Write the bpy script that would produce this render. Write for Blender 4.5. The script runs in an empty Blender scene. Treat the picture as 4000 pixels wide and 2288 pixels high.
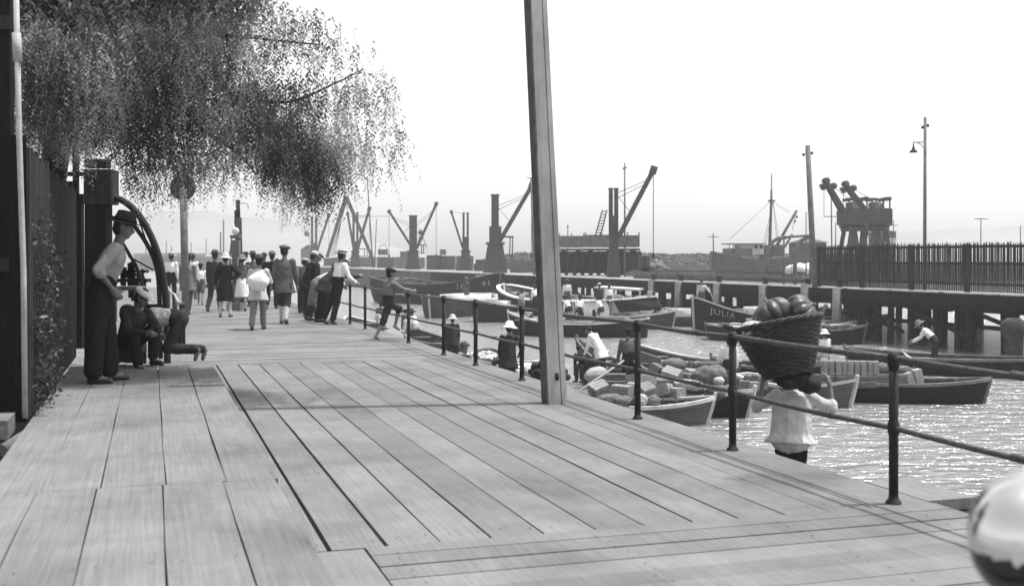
import bpy, bmesh, math, random
from mathutils import Vector, Matrix, noise
R = math.radians
rnd = random.Random(7)
scene = bpy.context.scene
COL = scene.collection

# ------------------------------------------------------------------ camera
F = 4400.0; CX = 2000.0; HY = 1010.0; H = 1.5
cam_d = bpy.data.cameras.new('camera'); cam = bpy.data.objects.new('camera', cam_d); COL.objects.link(cam)
cam.location = (0, 0, H); cam.rotation_euler = (R(90), 0, 0)
cam_d.sensor_width = 36; cam_d.lens = 36*F/4000; cam_d.shift_y = -134/4000
cam_d.clip_start = 0.05; cam_d.clip_end = 6000
cam_d.dof.use_dof = True; cam_d.dof.focus_distance = 17; cam_d.dof.aperture_fstop = 3.2
scene.camera = cam
# ------------------------------------------------------------------ sky, sun
SUN_DIR = Vector((0.985, 0.17, 0)).normalized()*math.cos(R(71)) + Vector((0, 0, math.sin(R(71))))
world = bpy.data.worlds.new('World'); scene.world = world; world.use_nodes = True
nt = world.node_tree; nt.nodes.clear()
wo = nt.nodes.new('ShaderNodeOutputWorld'); bg = nt.nodes.new('ShaderNodeBackground')
sky = nt.nodes.new('ShaderNodeTexSky'); sky.sky_type = 'NISHITA'; sky.sun_disc = False
sky.sun_elevation = R(71); sky.sun_rotation = math.atan2(SUN_DIR.x, SUN_DIR.y)
sky.air_density = 1.0; sky.dust_density = 2.5; sky.ozone_density = 1.0
sep = nt.nodes.new('ShaderNodeSeparateColor'); comb = nt.nodes.new('ShaderNodeCombineColor')
nt.links.new(sky.outputs[0], sep.inputs[0])
mx1 = nt.nodes.new('ShaderNodeMath'); mx1.operation = 'ADD'; mx2 = nt.nodes.new('ShaderNodeMath'); mx2.operation = 'MULTIPLY'; mx2.inputs[1].default_value = .6
nt.links.new(sep.outputs[0], mx1.inputs[0]); nt.links.new(sep.outputs[2], mx1.inputs[1]); nt.links.new(mx1.outputs[0], mx2.inputs[0])
for i in range(3): nt.links.new(mx2.outputs[0], comb.inputs[i])      # black-and-white film: no hue
nt.links.new(comb.outputs[0], bg.inputs[0]); bg.inputs[1].default_value = 0.15
nt.links.new(bg.outputs[0], wo.inputs[0])
sd = bpy.data.lights.new('sun', 'SUN'); sd.energy = 2.9; sd.angle = R(0.6); sd.color = (1, 1, 1)
so = bpy.data.objects.new('sun', sd); COL.objects.link(so)
so.rotation_euler = SUN_DIR.to_track_quat('Z', 'Y').to_euler(); so.location = (10, 0, 30)
scene.view_settings.view_transform = 'Standard'; scene.view_settings.look = 'None'
scene.view_settings.exposure = 0.85; scene.view_settings.gamma = 1

# ------------------------------------------------------------------ projection helpers
def W(px, py, z):                    # point of the plane z seen at a photograph pixel
    Y = F*(H-z)/(py-HY); return Vector(((px-CX)/F*Y, Y, z))
def WY(px, py, Y):                   # point at distance Y
    return Vector(((px-CX)/F*Y, Y, H-(py-HY)/F*Y))
UD = Vector((-0.305, 0.952, 0)).normalized(); VD = Vector((UD.y, -UD.x, 0))
def UV(u, v, z=0): p = UD*u + VD*v; p.z = z; return p
YAW = math.atan2(UD.y, UD.x)         # rotation of local x onto the rail direction

# ------------------------------------------------------------------ materials
def mat(name, v, rough=0.8, ns=4.0, na=0.25, bump=0.2, bs=None, spec=0.15, stretch=(1, 1, 1), metallic=0, rotz=0, wear=0.0, coord='Object'):
    m = bpy.data.materials.new(name); m.use_nodes = True; n = m.node_tree; b = n.nodes['Principled BSDF']
    b.inputs['Roughness'].default_value = rough; b.inputs['Specular IOR Level'].default_value = spec
    b.inputs['Metallic'].default_value = metallic
    tc = n.nodes.new('ShaderNodeTexCoord'); mp = n.nodes.new('ShaderNodeMapping')
    n.links.new(tc.outputs[coord], mp.inputs[0]); mp.inputs['Scale'].default_value = stretch; mp.inputs['Rotation'].default_value = (0, 0, rotz)
    t = n.nodes.new('ShaderNodeTexNoise'); t.inputs['Scale'].default_value = ns; t.inputs['Detail'].default_value = 8; t.inputs['Roughness'].default_value = .65
    n.links.new(mp.outputs[0], t.inputs[0])
    r = n.nodes.new('ShaderNodeMapRange'); r.inputs['From Min'].default_value = .3; r.inputs['From Max'].default_value = .7
    r.inputs['To Min'].default_value = v*(1-na); r.inputs['To Max'].default_value = v*(1+na)
    n.links.new(t.outputs[0], r.inputs[0])
    last = r.outputs[0]
    if wear > 0:
        t2 = n.nodes.new('ShaderNodeTexNoise'); t2.inputs['Scale'].default_value = ns*.35; t2.inputs['Detail'].default_value = 5
        n.links.new(tc.outputs[coord], t2.inputs[0])
        r2 = n.nodes.new('ShaderNodeMapRange'); r2.inputs['From Min'].default_value = .45; r2.inputs['From Max'].default_value = .7
        r2.inputs['To Min'].default_value = 1; r2.inputs['To Max'].default_value = 1-wear
        n.links.new(t2.outputs[0], r2.inputs[0])
        mm = n.nodes.new('ShaderNodeMath'); mm.operation = 'MULTIPLY'
        n.links.new(last, mm.inputs[0]); n.links.new(r2.outputs[0], mm.inputs[1]); last = mm.outputs[0]
    cc = n.nodes.new('ShaderNodeCombineColor')
    for i in range(3): n.links.new(last, cc.inputs[i])
    n.links.new(cc.outputs[0], b.inputs['Base Color'])
    if bump:
        t3 = n.nodes.new('ShaderNodeTexNoise'); t3.inputs['Scale'].default_value = bs or ns*3; t3.inputs['Detail'].default_value = 6
        n.links.new(mp.outputs[0], t3.inputs[0])
        bp = n.nodes.new('ShaderNodeBump'); bp.inputs['Strength'].default_value = bump; bp.inputs['Distance'].default_value = .03
        n.links.new(t3.outputs[0], bp.inputs['Height']); n.links.new(bp.outputs[0], b.inputs['Normal'])
    return m
WS = (1, 1, .12)
M = dict(
    deck=mat('deck_wood', .175, .85, 2.2, .16, .35, 9, stretch=(1, 1, 1), wear=.3),
    platform=mat('platform_wood', .178, .85, 2.5, .14, .3, 9, wear=.3),
    pole=mat('pole_wood', .34, .8, 6, .3, .3, 14, stretch=WS, wear=.25),
    darkwood=mat('dark_wood', .035, .9, 9, .5, .4, 20, stretch=WS),
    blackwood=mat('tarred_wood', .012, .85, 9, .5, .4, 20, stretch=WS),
    greywood=mat('grey_wood', .16, .9, 6, .35, .3, 14, wear=.3),
    crate=mat('crate_wood', .28, .85, 12, .25, .25, 30, stretch=(.3, 1, 1), wear=.3),
    cratedark=mat('weathered_crate_wood', .17, .9, 12, .3, .25, 30, stretch=(.3, 1, 1), wear=.3),
    iron=mat('painted_iron', .014, .6, 20, .5, .3, 60, spec=.25),
    rail=mat('rail_iron', .055, .6, 25, .6, .4, 70, spec=.3),
    steel=mat('crane_steel', .055, .7, 3, .4, .2, 12, wear=.3),
    steelgrey=mat('grey_steel', .12, .7, 3, .3, .2, 12),
    white=mat('white_paint', .72, .6, 8, .12, .15, 25, wear=.2),
    offwhite=mat('offwhite_paint', .5, .7, 8, .18, .15, 25, wear=.25),
    hull=mat('dark_hull_paint', .016, .7, 5, .6, .2, 15, stretch=(.3, 1, 1), spec=.15, wear=.3),
    hullgrey=mat('grey_hull_paint', .06, .65, 5, .4, .2, 15, stretch=(.3, 1, 1), wear=.3),
    hulllight=mat('pale_hull_paint', .11, .65, 5, .3, .2, 15, stretch=(.3, 1, 1), wear=.3),
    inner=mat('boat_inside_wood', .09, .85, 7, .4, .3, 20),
    deckpale=mat('boat_deck_wood', .45, .8, 7, .2, .2, 20, wear=.3),
    stone=mat('quay_stone', .085, .9, .8, .35, .5, 2.5, wear=.3),
    land=mat('quay_ground', .25, .95, .5, .3, .3, 3, wear=.3),
    hill=mat('hill_earth', .2, .95, .01, .3, 0),
    skin=mat('brown_skin', .13, .55, 12, .12, .05, 60, spec=.4),
    hair=mat('black_hair', .015, .7, 40, .4, .3, 120),
    wshirt=mat('white_cotton', .66, .9, 9, .1, .35, 22),
    lcoat=mat('pale_coat_cloth', .42, .9, 12, .15, .35, 26),
    gcoat=mat('grey_cloth', .15, .9, 14, .2, .35, 26),
    mcoat=mat('mid_grey_cloth', .085, .9, 14, .2, .35, 26),
    dcoat=mat('dark_cloth', .03, .9, 14, .3, .35, 26),
    bcoat=mat('black_cloth', .014, .9, 14, .3, .35, 26),
    shoe=mat('black_leather', .015, .35, 10, .3, .05, 40, spec=.5),
    straw=mat('straw_weave', .42, .85, 30, .25, .4, 120, stretch=(1, 1, 2)),
    felt=mat('felt_cloth', .07, .95, 20, .25, .2, 60),
    sack=mat('sack_jute', .15, .95, 25, .25, .5, 70, wear=.25),
    sackpale=mat('pale_sack_cloth', .36, .95, 20, .2, .5, 60, wear=.2),
    wicker=mat('wicker_cane', .035, .65, 30, .6, .2, 80, spec=.3),
    gourd=mat('pumpkin_rind', .055, .4, 6, .5, .15, 18, spec=.5, stretch=(2, 2, .4)),
    gourdpale=mat('pale_gourd_rind', .4, .5, 6, .3, .15, 18, stretch=(2, 2, .4)),
    bark=mat('pepper_tree_bark', .03, .9, 8, .4, .5, 25, stretch=(1, 1, .3)),
    leafd=mat('dark_foliage', .08, .6, 3, .4, 0),
    leafm=mat('mid_foliage', .3, .6, 3, .4, 0),
    leafl=mat('pale_foliage', .42, .6, 3, .3, 0),
    ivy=mat('ivy_leaf', .05, .45, 6, .7, 0, spec=.5),
    rope=mat('hemp_rope', .3, .9, 40, .3, .3, 120),
    globe=mat('milk_glass', .6, .2, 5, .05, 0, spec=.5),
    sign=mat('sign_plate', .04, .5, 8, .4, .1, 20),
    chrome=mat('polished_nickel', .7, .16, 3, .05, .0, metallic=1),
    darkreflect=mat('dark_reflection_paint', .012, .08, 3, .1, .0, spec=.6),  # black that stands for a dark reflection on the headlamp
    shade=mat('shaded_shirt_cotton', .27, .9, 9, .15, .35, 22),  # shirt cotton with the tree's shade put into its colour
    pipe=mat('grey_pipe_paint', .38, .6, 8, .2, .15, 25, wear=.3),
    letter=mat('letter_paint', .3, .8, 9, .2, 0),
    mud=mat('weedy_pile', .05, .95, 3, .6, .6, 8),
    canvas=mat('canvas', .6, .9, 4, .15, .5, 8),
)
for k in ('wshirt', 'lcoat', 'gcoat', 'mcoat', 'dcoat', 'bcoat', 'felt', 'blackwood', 'darkwood', 'bark', 'sack'): M[k].node_tree.nodes['Principled BSDF'].inputs['Specular IOR Level'].default_value = .08
def board_look(m, rot, amp=.16):      # tone of each board, grain along it, clinker or plank lines
    n = m.node_tree; b = n.nodes['Principled BSDF']; g = n.nodes.new('ShaderNodeNewGeometry'); src = b.inputs['Base Color'].links[0].from_node.inputs[0].links[0].from_socket
    r = n.nodes.new('ShaderNodeMapRange'); r.inputs['To Min'].default_value = 1-amp; r.inputs['To Max'].default_value = 1+amp*.6; n.links.new(g.outputs['Random Per Island'], r.inputs[0])
    tc = n.nodes.new('ShaderNodeTexCoord'); mp = n.nodes.new('ShaderNodeMapping'); mp.inputs['Rotation'].default_value = (0, 0, -rot); mp2 = n.nodes.new('ShaderNodeMapping'); mp2.inputs['Scale'].default_value = (1.6, 60, 1)
    t = n.nodes.new('ShaderNodeTexNoise'); t.inputs['Scale'].default_value = 1; t.inputs['Detail'].default_value = 7; t.inputs['Roughness'].default_value = .7
    n.links.new(tc.outputs['Object'], mp.inputs[0]); n.links.new(mp.outputs[0], mp2.inputs[0]); n.links.new(mp2.outputs[0], t.inputs[0])
    r2 = n.nodes.new('ShaderNodeMapRange'); r2.inputs['From Min'].default_value = .3; r2.inputs['From Max'].default_value = .7; r2.inputs['To Min'].default_value = .76; r2.inputs['To Max'].default_value = 1.16; n.links.new(t.outputs[0], r2.inputs[0])
    # spilt-water stains and worn patches
    t5 = n.nodes.new('ShaderNodeTexNoise'); t5.inputs['Scale'].default_value = .9; t5.inputs['Detail'].default_value = 9; t5.inputs['Roughness'].default_value = .75; n.links.new(tc.outputs['Object'], t5.inputs[0])
    r5 = n.nodes.new('ShaderNodeMapRange'); r5.inputs['From Min'].default_value = .60; r5.inputs['From Max'].default_value = .68; r5.inputs['To Min'].default_value = 1; r5.inputs['To Max'].default_value = .72; n.links.new(t5.outputs[0], r5.inputs[0])
    last = src
    for q in (r.outputs[0], r2.outputs[0], r5.outputs[0]):
        m_ = n.nodes.new('ShaderNodeMath'); m_.operation = 'MULTIPLY'; n.links.new(last, m_.inputs[0]); n.links.new(q, m_.inputs[1]); last = m_.outputs[0]
    cc = b.inputs['Base Color'].links[0].from_node
    for i in range(3): n.links.new(last, cc.inputs[i])
board_look(M['deck'], YAW); board_look(M['platform'], YAW, .1)
for k in ('hull', 'hullgrey', 'hulllight'):
    n = M[k].node_tree; tc = n.nodes.new('ShaderNodeTexCoord'); w = n.nodes.new('ShaderNodeTexWave'); w.bands_direction = 'Z'; w.wave_profile = 'SAW'; w.inputs['Scale'].default_value = 2.2; w.inputs['Distortion'].default_value = .6; w.inputs['Detail Scale'].default_value = .4
    n.links.new(tc.outputs['Object'], w.inputs[0]); b2 = n.nodes.new('ShaderNodeBump'); b2.inputs['Distance'].default_value = .03; b2.inputs['Strength'].default_value = .8; n.links.new(w.outputs[1], b2.inputs['Height'])
    old = n.nodes['Principled BSDF'].inputs['Normal'].links[0].from_node; n.links.new(old.outputs[0], b2.inputs['Normal']); n.links.new(b2.outputs[0], n.nodes['Principled BSDF'].inputs['Normal'])
def leaf_trans(m, k=.45):
    n = m.node_tree; b = n.nodes['Principled BSDF']; out = n.nodes['Material Output']
    t = n.nodes.new('ShaderNodeBsdfTranslucent'); mx = n.nodes.new('ShaderNodeMixShader'); mx.inputs[0].default_value = k
    src = b.inputs['Base Color'].links[0].from_socket; n.links.new(src, t.inputs[0])
    n.links.new(b.outputs[0], mx.inputs[1]); n.links.new(t.outputs[0], mx.inputs[2]); n.links.new(mx.outputs[0], out.inputs[0])
for k in ('leafd', 'leafm', 'leafl', 'ivy'): leaf_trans(M[k])

# ------------------------------------------------------------------ object helpers
FR = {}
def tag(o, label=None, cat=None, group=None, kind=None):
    if label: o['label'] = label
    if cat: o['category'] = cat
    if group: o['group'] = group
    if kind: o['kind'] = kind
    return o
def empty(name, loc, rz=0, label=None, cat=None, group=None, kind=None):
    o = bpy.data.objects.new(name, None); COL.objects.link(o); o.empty_display_size = .2
    o.location = loc; o.rotation_euler = (0, 0, rz)
    FR[o] = Matrix.Translation(Vector(loc)) @ Matrix.Rotation(rz, 4, 'Z')
    return tag(o, label, cat, group, kind)
class MB:
    def __init__(s): s.v = []; s.f = []; s.smooth = []
    def add(s, vs, fs, smooth=False):
        n = len(s.v); s.v += [Vector(v) for v in vs]; s.f += [[n+i for i in f] for f in fs]; s.smooth += [smooth]*len(fs); return s
    def box(s, c, size, rot=None):
        c = Vector(c); hx, hy, hz = [a/2 for a in size]
        vs = [Vector((x, y, z)) for x in (-hx, hx) for y in (-hy, hy) for z in (-hz, hz)]
        if rot is not None:
            if not isinstance(rot, Matrix): rot = Matrix.Rotation(rot, 3, 'Z')
            vs = [rot @ v for v in vs]
        return s.add([v+c for v in vs], [(0, 1, 3, 2), (4, 6, 7, 5), (0, 4, 5, 1), (2, 3, 7, 6), (0, 2, 6, 4), (1, 5, 7, 3)])
    def beam(s, a, b, w, h=None, w2=None, up=Vector((0, 0, 1))):
        a = Vector(a); b = Vector(b); h = h or w; k = 1 if w2 is None else w2/w
        d = (b-a).normalized(); x = d.cross(up)
        if x.length < 1e-3: x = Vector((1, 0, 0))
        x.normalize(); y = x.cross(d).normalized()
        vs = []
        for p, q in ((a, 1), (b, k)):
            for i, j in ((-1, -1), (1, -1), (1, 1), (-1, 1)): vs.append(p + x*i*w/2*q + y*j*h/2*q)
        return s.add(vs, [(3, 2, 1, 0), (4, 5, 6, 7), (0, 1, 5, 4), (1, 2, 6, 5), (2, 3, 7, 6), (3, 0, 4, 7)])
    def tube(s, pts, r, n=8, caps=True):
        pts = [Vector(p) for p in pts]; rs = r if isinstance(r, (list, tuple)) else [r]*len(pts)
        vs = []; px = None
        for i, p in enumerate(pts):
            d = (pts[min(i+1, len(pts)-1)] - pts[max(i-1, 0)]).normalized()
            if px is None:
                px = d.cross(Vector((0, 0, 1)))
                if px.length < 1e-3: px = Vector((1, 0, 0))
            x = (px - d*px.dot(d)).normalized(); y = d.cross(x); px = x
            for k in range(n):
                a = 2*math.pi*k/n; vs.append(p + x*math.cos(a)*rs[i] + y*math.sin(a)*rs[i])
        fs = [(i*n+k, i*n+(k+1) % n, (i+1)*n+(k+1) % n, (i+1)*n+k) for i in range(len(pts)-1) for k in range(n)]
        s.add(vs, fs, True)
        if caps:
            o = len(s.v)-len(vs); s.f += [[o+k for k in range(n-1, -1, -1)], [o+(len(pts)-1)*n+k for k in range(n)]]; s.smooth += [False, False]
        return s
    def ell(s, c, r, rot=None, nu=14, nv=10, fn=None):
        c = Vector(c); vs = []
        for i in range(nv+1):
            th = math.pi*i/nv
            for k in range(nu):
                ph = 2*math.pi*k/nu
                q = Vector((math.sin(th)*math.cos(ph), math.sin(th)*math.sin(ph), math.cos(th)))
                if fn: q = q*fn(th, ph, q)
                q = Vector((q.x*r[0], q.y*r[1], q.z*r[2]))
                if rot is not None: q = rot @ q
                vs.append(q+c)
        return s.add(vs, [(i*nu+k, (i+1)*nu+k, (i+1)*nu+(k+1) % nu, i*nu+(k+1) % nu) for i in range(nv) for k in range(nu)], True)
    def lathe(s, c, prof, n=16, rot=None):
        c = Vector(c); vs = []
        for (r_, z) in prof:
            for k in range(n):
                a = 2*math.pi*k/n; q = Vector((r_*math.cos(a), r_*math.sin(a), z))
                if rot is not None: q = rot @ q
                vs.append(q+c)
        return s.add(vs, [(i*n+k, i*n+(k+1) % n, (i+1)*n+(k+1) % n, (i+1)*n+k) for i in range(len(prof)-1) for k in range(n)], True)
    def prism(s, poly, z0, z1):
        n = len(poly); vs = [Vector((p[0], p[1], z0)) for p in poly]+[Vector((p[0], p[1], z1)) for p in poly]
        return s.add(vs, [list(range(n-1, -1, -1)), list(range(n, 2*n))]+[(i, (i+1) % n, n+(i+1) % n, n+i) for i in range(n)])
    def build(s, name, m, parent=None, local=False, origin=None, bevel=0, frame=None):
        me = bpy.data.meshes.new(name); o = bpy.data.objects.new(name, me); COL.objects.link(o)
        if parent is not None:
            T = FR[parent]; inv = T.inverted(); vs = s.v if local else [inv @ v for v in s.v]
            o.parent = parent; FR[o] = T
        else:
            if origin is None:
                xs = [v.x for v in s.v]; ys = [v.y for v in s.v]; zs = [v.z for v in s.v]
                origin = Vector(((min(xs)+max(xs))/2, (min(ys)+max(ys))/2, min(zs)))
            origin = Vector(origin); o.location = origin; FR[o] = Matrix.Translation(origin)
            vs = [v-origin for v in s.v]
        me.from_pydata([tuple(v) for v in vs], [], s.f)
        me.polygons.foreach_set('use_smooth', s.smooth)
        me.materials.append(M[m] if isinstance(m, str) else m); me.update()
        bmm = bmesh.new(); bmm.from_mesh(me); bmesh.ops.recalc_face_normals(bmm, faces=bmm.faces)
        if bevel: bmesh.ops.bevel(bmm, geom=bmm.edges[:], offset=bevel, segments=1, affect='EDGES')
        bmm.to_mesh(me); bmm.free()
        return o
def thing(name, m, mb, label, cat, group=None, origin=None, bevel=0):
    return tag(mb.build(name, m, origin=origin, bevel=bevel), label, cat, group)
def struct(name, m, mb, origin=None): return tag(mb.build(name, m, origin=origin), kind='structure')

# ================================================================== SETTING
ZW = -2.0      # water
# --- water: one sheet to the horizon, real ripples by bump
wm = bpy.data.materials.new('harbour_water'); wm.use_nodes = True
n = wm.node_tree; b = n.nodes['Principled BSDF']
b.inputs['Base Color'].default_value = (.18, .18, .18, 1); b.inputs['Roughness'].default_value = .19; b.inputs['IOR'].default_value = 1.95
tc = n.nodes.new('ShaderNodeTexCoord')
def wn(scale, sx, sy, det, rz=0):
    mp = n.nodes.new('ShaderNodeMapping'); mp.inputs['Scale'].default_value = (sx, sy, 1); mp.inputs['Rotation'].default_value = (0, 0, rz)
    n.links.new(tc.outputs['Object'], mp.inputs[0]); t = n.nodes.new('ShaderNodeTexNoise')
    t.inputs['Scale'].default_value = scale; t.inputs['Detail'].default_value = det; t.inputs['Distortion'].default_value = .6
    n.links.new(mp.outputs[0], t.inputs[0]); return t
t1 = wn(1.6, .7, 1.5, 3, .1); t2 = wn(5.5, .6, 1.3, 2, -.15)
ma = n.nodes.new('ShaderNodeMath'); ma.operation = 'MULTIPLY_ADD'; ma.inputs[1].default_value = .25
n.links.new(t2.outputs[0], ma.inputs[0]); n.links.new(t1.outputs[0], ma.inputs[2])
bp = n.nodes.new('ShaderNodeBump'); bp.inputs['Strength'].default_value = 1; bp.inputs['Distance'].default_value = .28
n.links.new(ma.outputs[0], bp.inputs['Height']); n.links.new(bp.outputs[0], b.inputs['Normal'])
mb = MB(); S = 3000
mb.add([(-S, -200, ZW), (S, -200, ZW), (S, 4000, ZW), (-S, 4000, ZW)], [(0, 1, 2, 3)])
struct('water', wm, mb, origin=(0, 0, ZW))

# --- pier deck of planks (real boards with gaps)
def planks(mb, u0, u1, v0, v1, along, w, z=0, gap=.012, th=.07, jit=.003, brk=None, seams=None):
    if along == 'u':
        v = v0; i = 0
        while v < v1-.01:
            ww = w*rnd.uniform(.96, 1.04); ve = min(v+ww, v1)
            cuts = [u0]
            if brk:
                c = u0+brk*rnd.uniform(.3, 1)
                while c < u1-1: cuts.append(c); c += brk*rnd.uniform(.85, 1.15)
            cuts.append(u1)
            g = gap*rnd.choice([.5, .8, 1, 1, 1.6, 1.9])
            for a, c in zip(cuts[:-1], cuts[1:]):
                nseg = max(2, int((c-a)/.8)); vs = []; fs = []
                ph = rnd.uniform(0, 9)
                for k in range(nseg+1):
                    u = a+.003+(c-a-.006)*k/nseg
                    wob = .006*noise.noise(Vector((u*.9, v*3, 1.3))); zz = z+jit*noise.noise(Vector((u*.8, v*4, ph)))
                    for vv, dz in ((v+g/2+wob, 0), (ve-g/2+wob, 0)):
                        vs.append(UV(u, vv, zz)); vs.append(UV(u, vv, z-th))
                for k in range(nseg):
                    o = k*4; q = o+4
                    fs += [(o, q, q+2, o+2), (o+1, o+3, q+3, q+1), (o, o+1, q+1, q), (o+2, q+2, q+3, o+3)]
                fs += [(0, 2, 3, 1), (nseg*4, nseg*4+1, nseg*4+3, nseg*4+2)]
                mb.add(vs, fs)
            v = ve
    else:
        u = u0
        while u < u1-.01:
            ww = w*rnd.uniform(.96, 1.04); ue = min(u+ww, u1); g = gap*rnd.choice([.3, .6, .8, 1, 1.3]); zz = z+rnd.uniform(-jit, jit)
            a = [UV(u+g/2, v0, zz), UV(ue-g/2, v0, zz), UV(ue-g/2, v1, zz), UV(u+g/2, v1, zz)]
            bq = [p - Vector((0, 0, th)) for p in a]
            mb.add(a+bq, [(0, 1, 2, 3), (7, 6, 5, 4), (0, 4, 5, 1), (1, 5, 6, 2), (2, 6, 7, 3), (3, 7, 4, 0)])
            u = ue
mb = MB()
planks(mb, 5.8, 16.4, .3, 4.14, 'u', .296, gap=.015)
planks(mb, 5.8, 16.4, 4.14, 4.58, 'u', .44, gap=.014)
planks(mb, 1.0, 5.8, 1.06, 4.58, 'v', .22, gap=.008)
planks(mb, 1.0, 5.797, .3, 1.057, 'u', .38, gap=.006)
planks(mb, 16.4, 62, -3.0, 4.58, 'v', .25, gap=.010)
planks(mb, 14.2, 16.4, -3.0, .3, 'v', .25, gap=.010)
planks(mb, 5.86, 6.5, 4.583, 4.95, 'u', .36, gap=.01)
struct('pier_deck', 'deck', mb, origin=(0, 8, 0))
mb = MB()      # timber under the boards, dark in the gaps
for a, c, d, e in ((1, 62, -2.9, 4.5),):
    mb.prism([UV(a, d), UV(a, e), UV(c, e), UV(c, d)], -.30, -.085)
for u in range(2, 62, 3):
    for v in (4.3, 1.5, -1.5): mb.tube([UV(u, v, -5), UV(u, v, -.3)], .16, 8)
mb.box(UV(6.15, 4.8, -.17), (.75, .34, .18), YAW); mb.box(UV(5.86, 4.99, -.16), (.14, .14, .2), YAW)
struct('pier_substructure', 'darkwood', mb, origin=(0, 8, -.5))
# raised footway on the left
PZ = .24
mb = MB()
for (a, c, v0, v1) in ((6.58, 14.15, -.90, .70), (.8, 6.575, -2.2, .70)):
    v = v0
    edges = [-2.2, -1.9, -1.57, -1.24, -.90, -.57, -.266, .076, .408, .70, .89]
    for e0, e1 in zip(edges[:-1], edges[1:]):
        if e0 >= v0-.01 and e1 <= v1+.01:
            sh = 0 if a > 6 else -.02; gp = .0055 if abs(e0-.076) < .01 else .0028
            nseg = int((c-a)/.5)+1; vs = []; fs = []
            for k in range(nseg+1):
                u = a+(c-a)*k/nseg; wob = .008*noise.noise(Vector((u*.7, e0*5, 4))); z = PZ+.006*noise.noise(Vector((u*.6, e0*4, 2)))
                for vv in (e0+gp+wob+sh, e1-gp+wob+sh): vs.append(UV(u, vv, z)); vs.append(UV(u, vv, PZ-.06))
            for k in range(nseg):
                o = k*4; q = o+4
                fs += [(o, q, q+2, o+2), (o+1, o+3, q+3, q+1), (o, o+1, q+1, q), (o+2, q+2, q+3, o+3)]
            fs += [(0, 2, 3, 1), (nseg*4, nseg*4+1, nseg*4+3, nseg*4+2)]
            mb.add(vs, fs)
struct('raised_footway', 'platform', mb, origin=(-2, 8, 0))
mb = MB(); mb.prism([UV(.8, -2.2), UV(.8, .66), UV(14.1, .66), UV(14.1, -.9), UV(6.6, -.9), UV(6.6, -2.2)], .005, PZ-.065)
struct('footway_frame', 'darkwood', mb, origin=(-2, 8, 0))

nl = MB()
def nail(u, v, z): c = UV(u, v, z); nl.add([c+V3(.006*math.cos(a*math.pi/3), .006*math.sin(a*math.pi/3), 0) for a in range(6)], [(0, 1, 2, 3, 4, 5)])
V3 = lambda x, y, z: Vector((x, y, z))
for i in range(13):
    for u in (5.95, 7.9, 10, 12.1, 14.2, 16.2):
        for dv in (.06, .23): nail(u+rnd.uniform(-.03, .03), .3+.296*i+dv, .0045)
for e0 in (-.9, -.57, -.266, .076, .408):
    for u in (1.5, 3.4, 4.9, 6.45, 6.75, 8.6, 10.6, 12.6):
        for dv in (.05, .27): nail(u+rnd.uniform(-.03, .03), e0+dv, PZ+.0085)
for i in range(20):
    for v in (1.2, 2.3, 3.4, 4.3):
        for du in (.05, .16): nail(1.3+.22*i+du, v+rnd.uniform(-.03, .03), .0045)
tag(nl.build('nail_heads', 'blackwood'), 'dark nail heads in the deck boards', kind='stuff')
# --- lower landing beside the pier
mb = MB()
planks(mb, 18, 44, 4.7, 7.4, 'v', .25, z=-1.6, gap=.02)
planks(mb, 7.2, 11.2, 4.7, 6.9, 'v', .25, z=-1.1, gap=.02)
struct('landing_stage', 'greywood', mb, origin=(0, 30, -1.6))
mb = MB()
for u in range(18, 45, 3): mb.tube([UV(u, 7.2, -4), UV(u, 7.2, -1.68)], .12, 8)
for u in (7.6, 10.8): mb.tube([UV(u, 6.6, -4), UV(u, 6.6, -1.18)], .12, 8)
struct('landing_piles', 'darkwood', mb, origin=(0, 30, -4))

# ================================================================== RAILING
rv = 4.34; RH = .89
posts = [3.9, 5.87, 7.88, 9.69, 13.15, 15.22, 17.03, 19.55, 23.8, 25.7, 27.9, 30.1, 32.6, 35.2, 38, 41, 44.5]
root = empty('iron_railing', UV(5.87, rv, 0), 0, 'long dark iron pipe railing with two bars along the edge of the plank pier', 'railing')
def railz(u, base): return base+.012*noise.noise(Vector((u*.45, base*3, 0)))
for u in posts:
    p = MB(); p.tube([UV(u, rv, 0), UV(u, rv, RH-.01)], .029, 12)
    p.lathe(UV(u, rv, RH), [(0, .04), (.025, .037), (.036, .022), (.038, 0), (.037, -.05), (.031, -.06), (.029, -.08)], 12)
    p.lathe(UV(u, rv, .46), [(.029, .045), (.036, .03), (.038, 0), (.036, -.03), (.029, -.045)], 12)
    p.lathe(UV(u, rv, 0), [(.05, .0), (.045, .015), (.033, .025), (.029, .05)], 12)
    p.build('post', 'iron', root)
for base, r_ in ((RH, .019), (.46, .0175)):
    p = MB(); pts = []
    for a, c in zip(posts[:-1], posts[1:]):
        for k in range(6):
            u = a+(c-a)*k/6; sag = -.012*math.sin(math.pi*k/6)
            pts.append(UV(u, rv+.008*noise.noise(Vector((u, 1, base))), railz(u, base)+sag))
    pts.append(UV(posts[-1], rv, base)); p.tube(pts, r_, 8)
    for u in (4.8, 6.6, 8.5, 12, 14.3): p.tube([UV(u-.07, rv, railz(u, base)-.008), UV(u+.07, rv, railz(u, base)-.008)], r_*1.3, 8)
    p.build('top_rail' if base == RH else 'middle_rail', 'rail', root)

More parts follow.
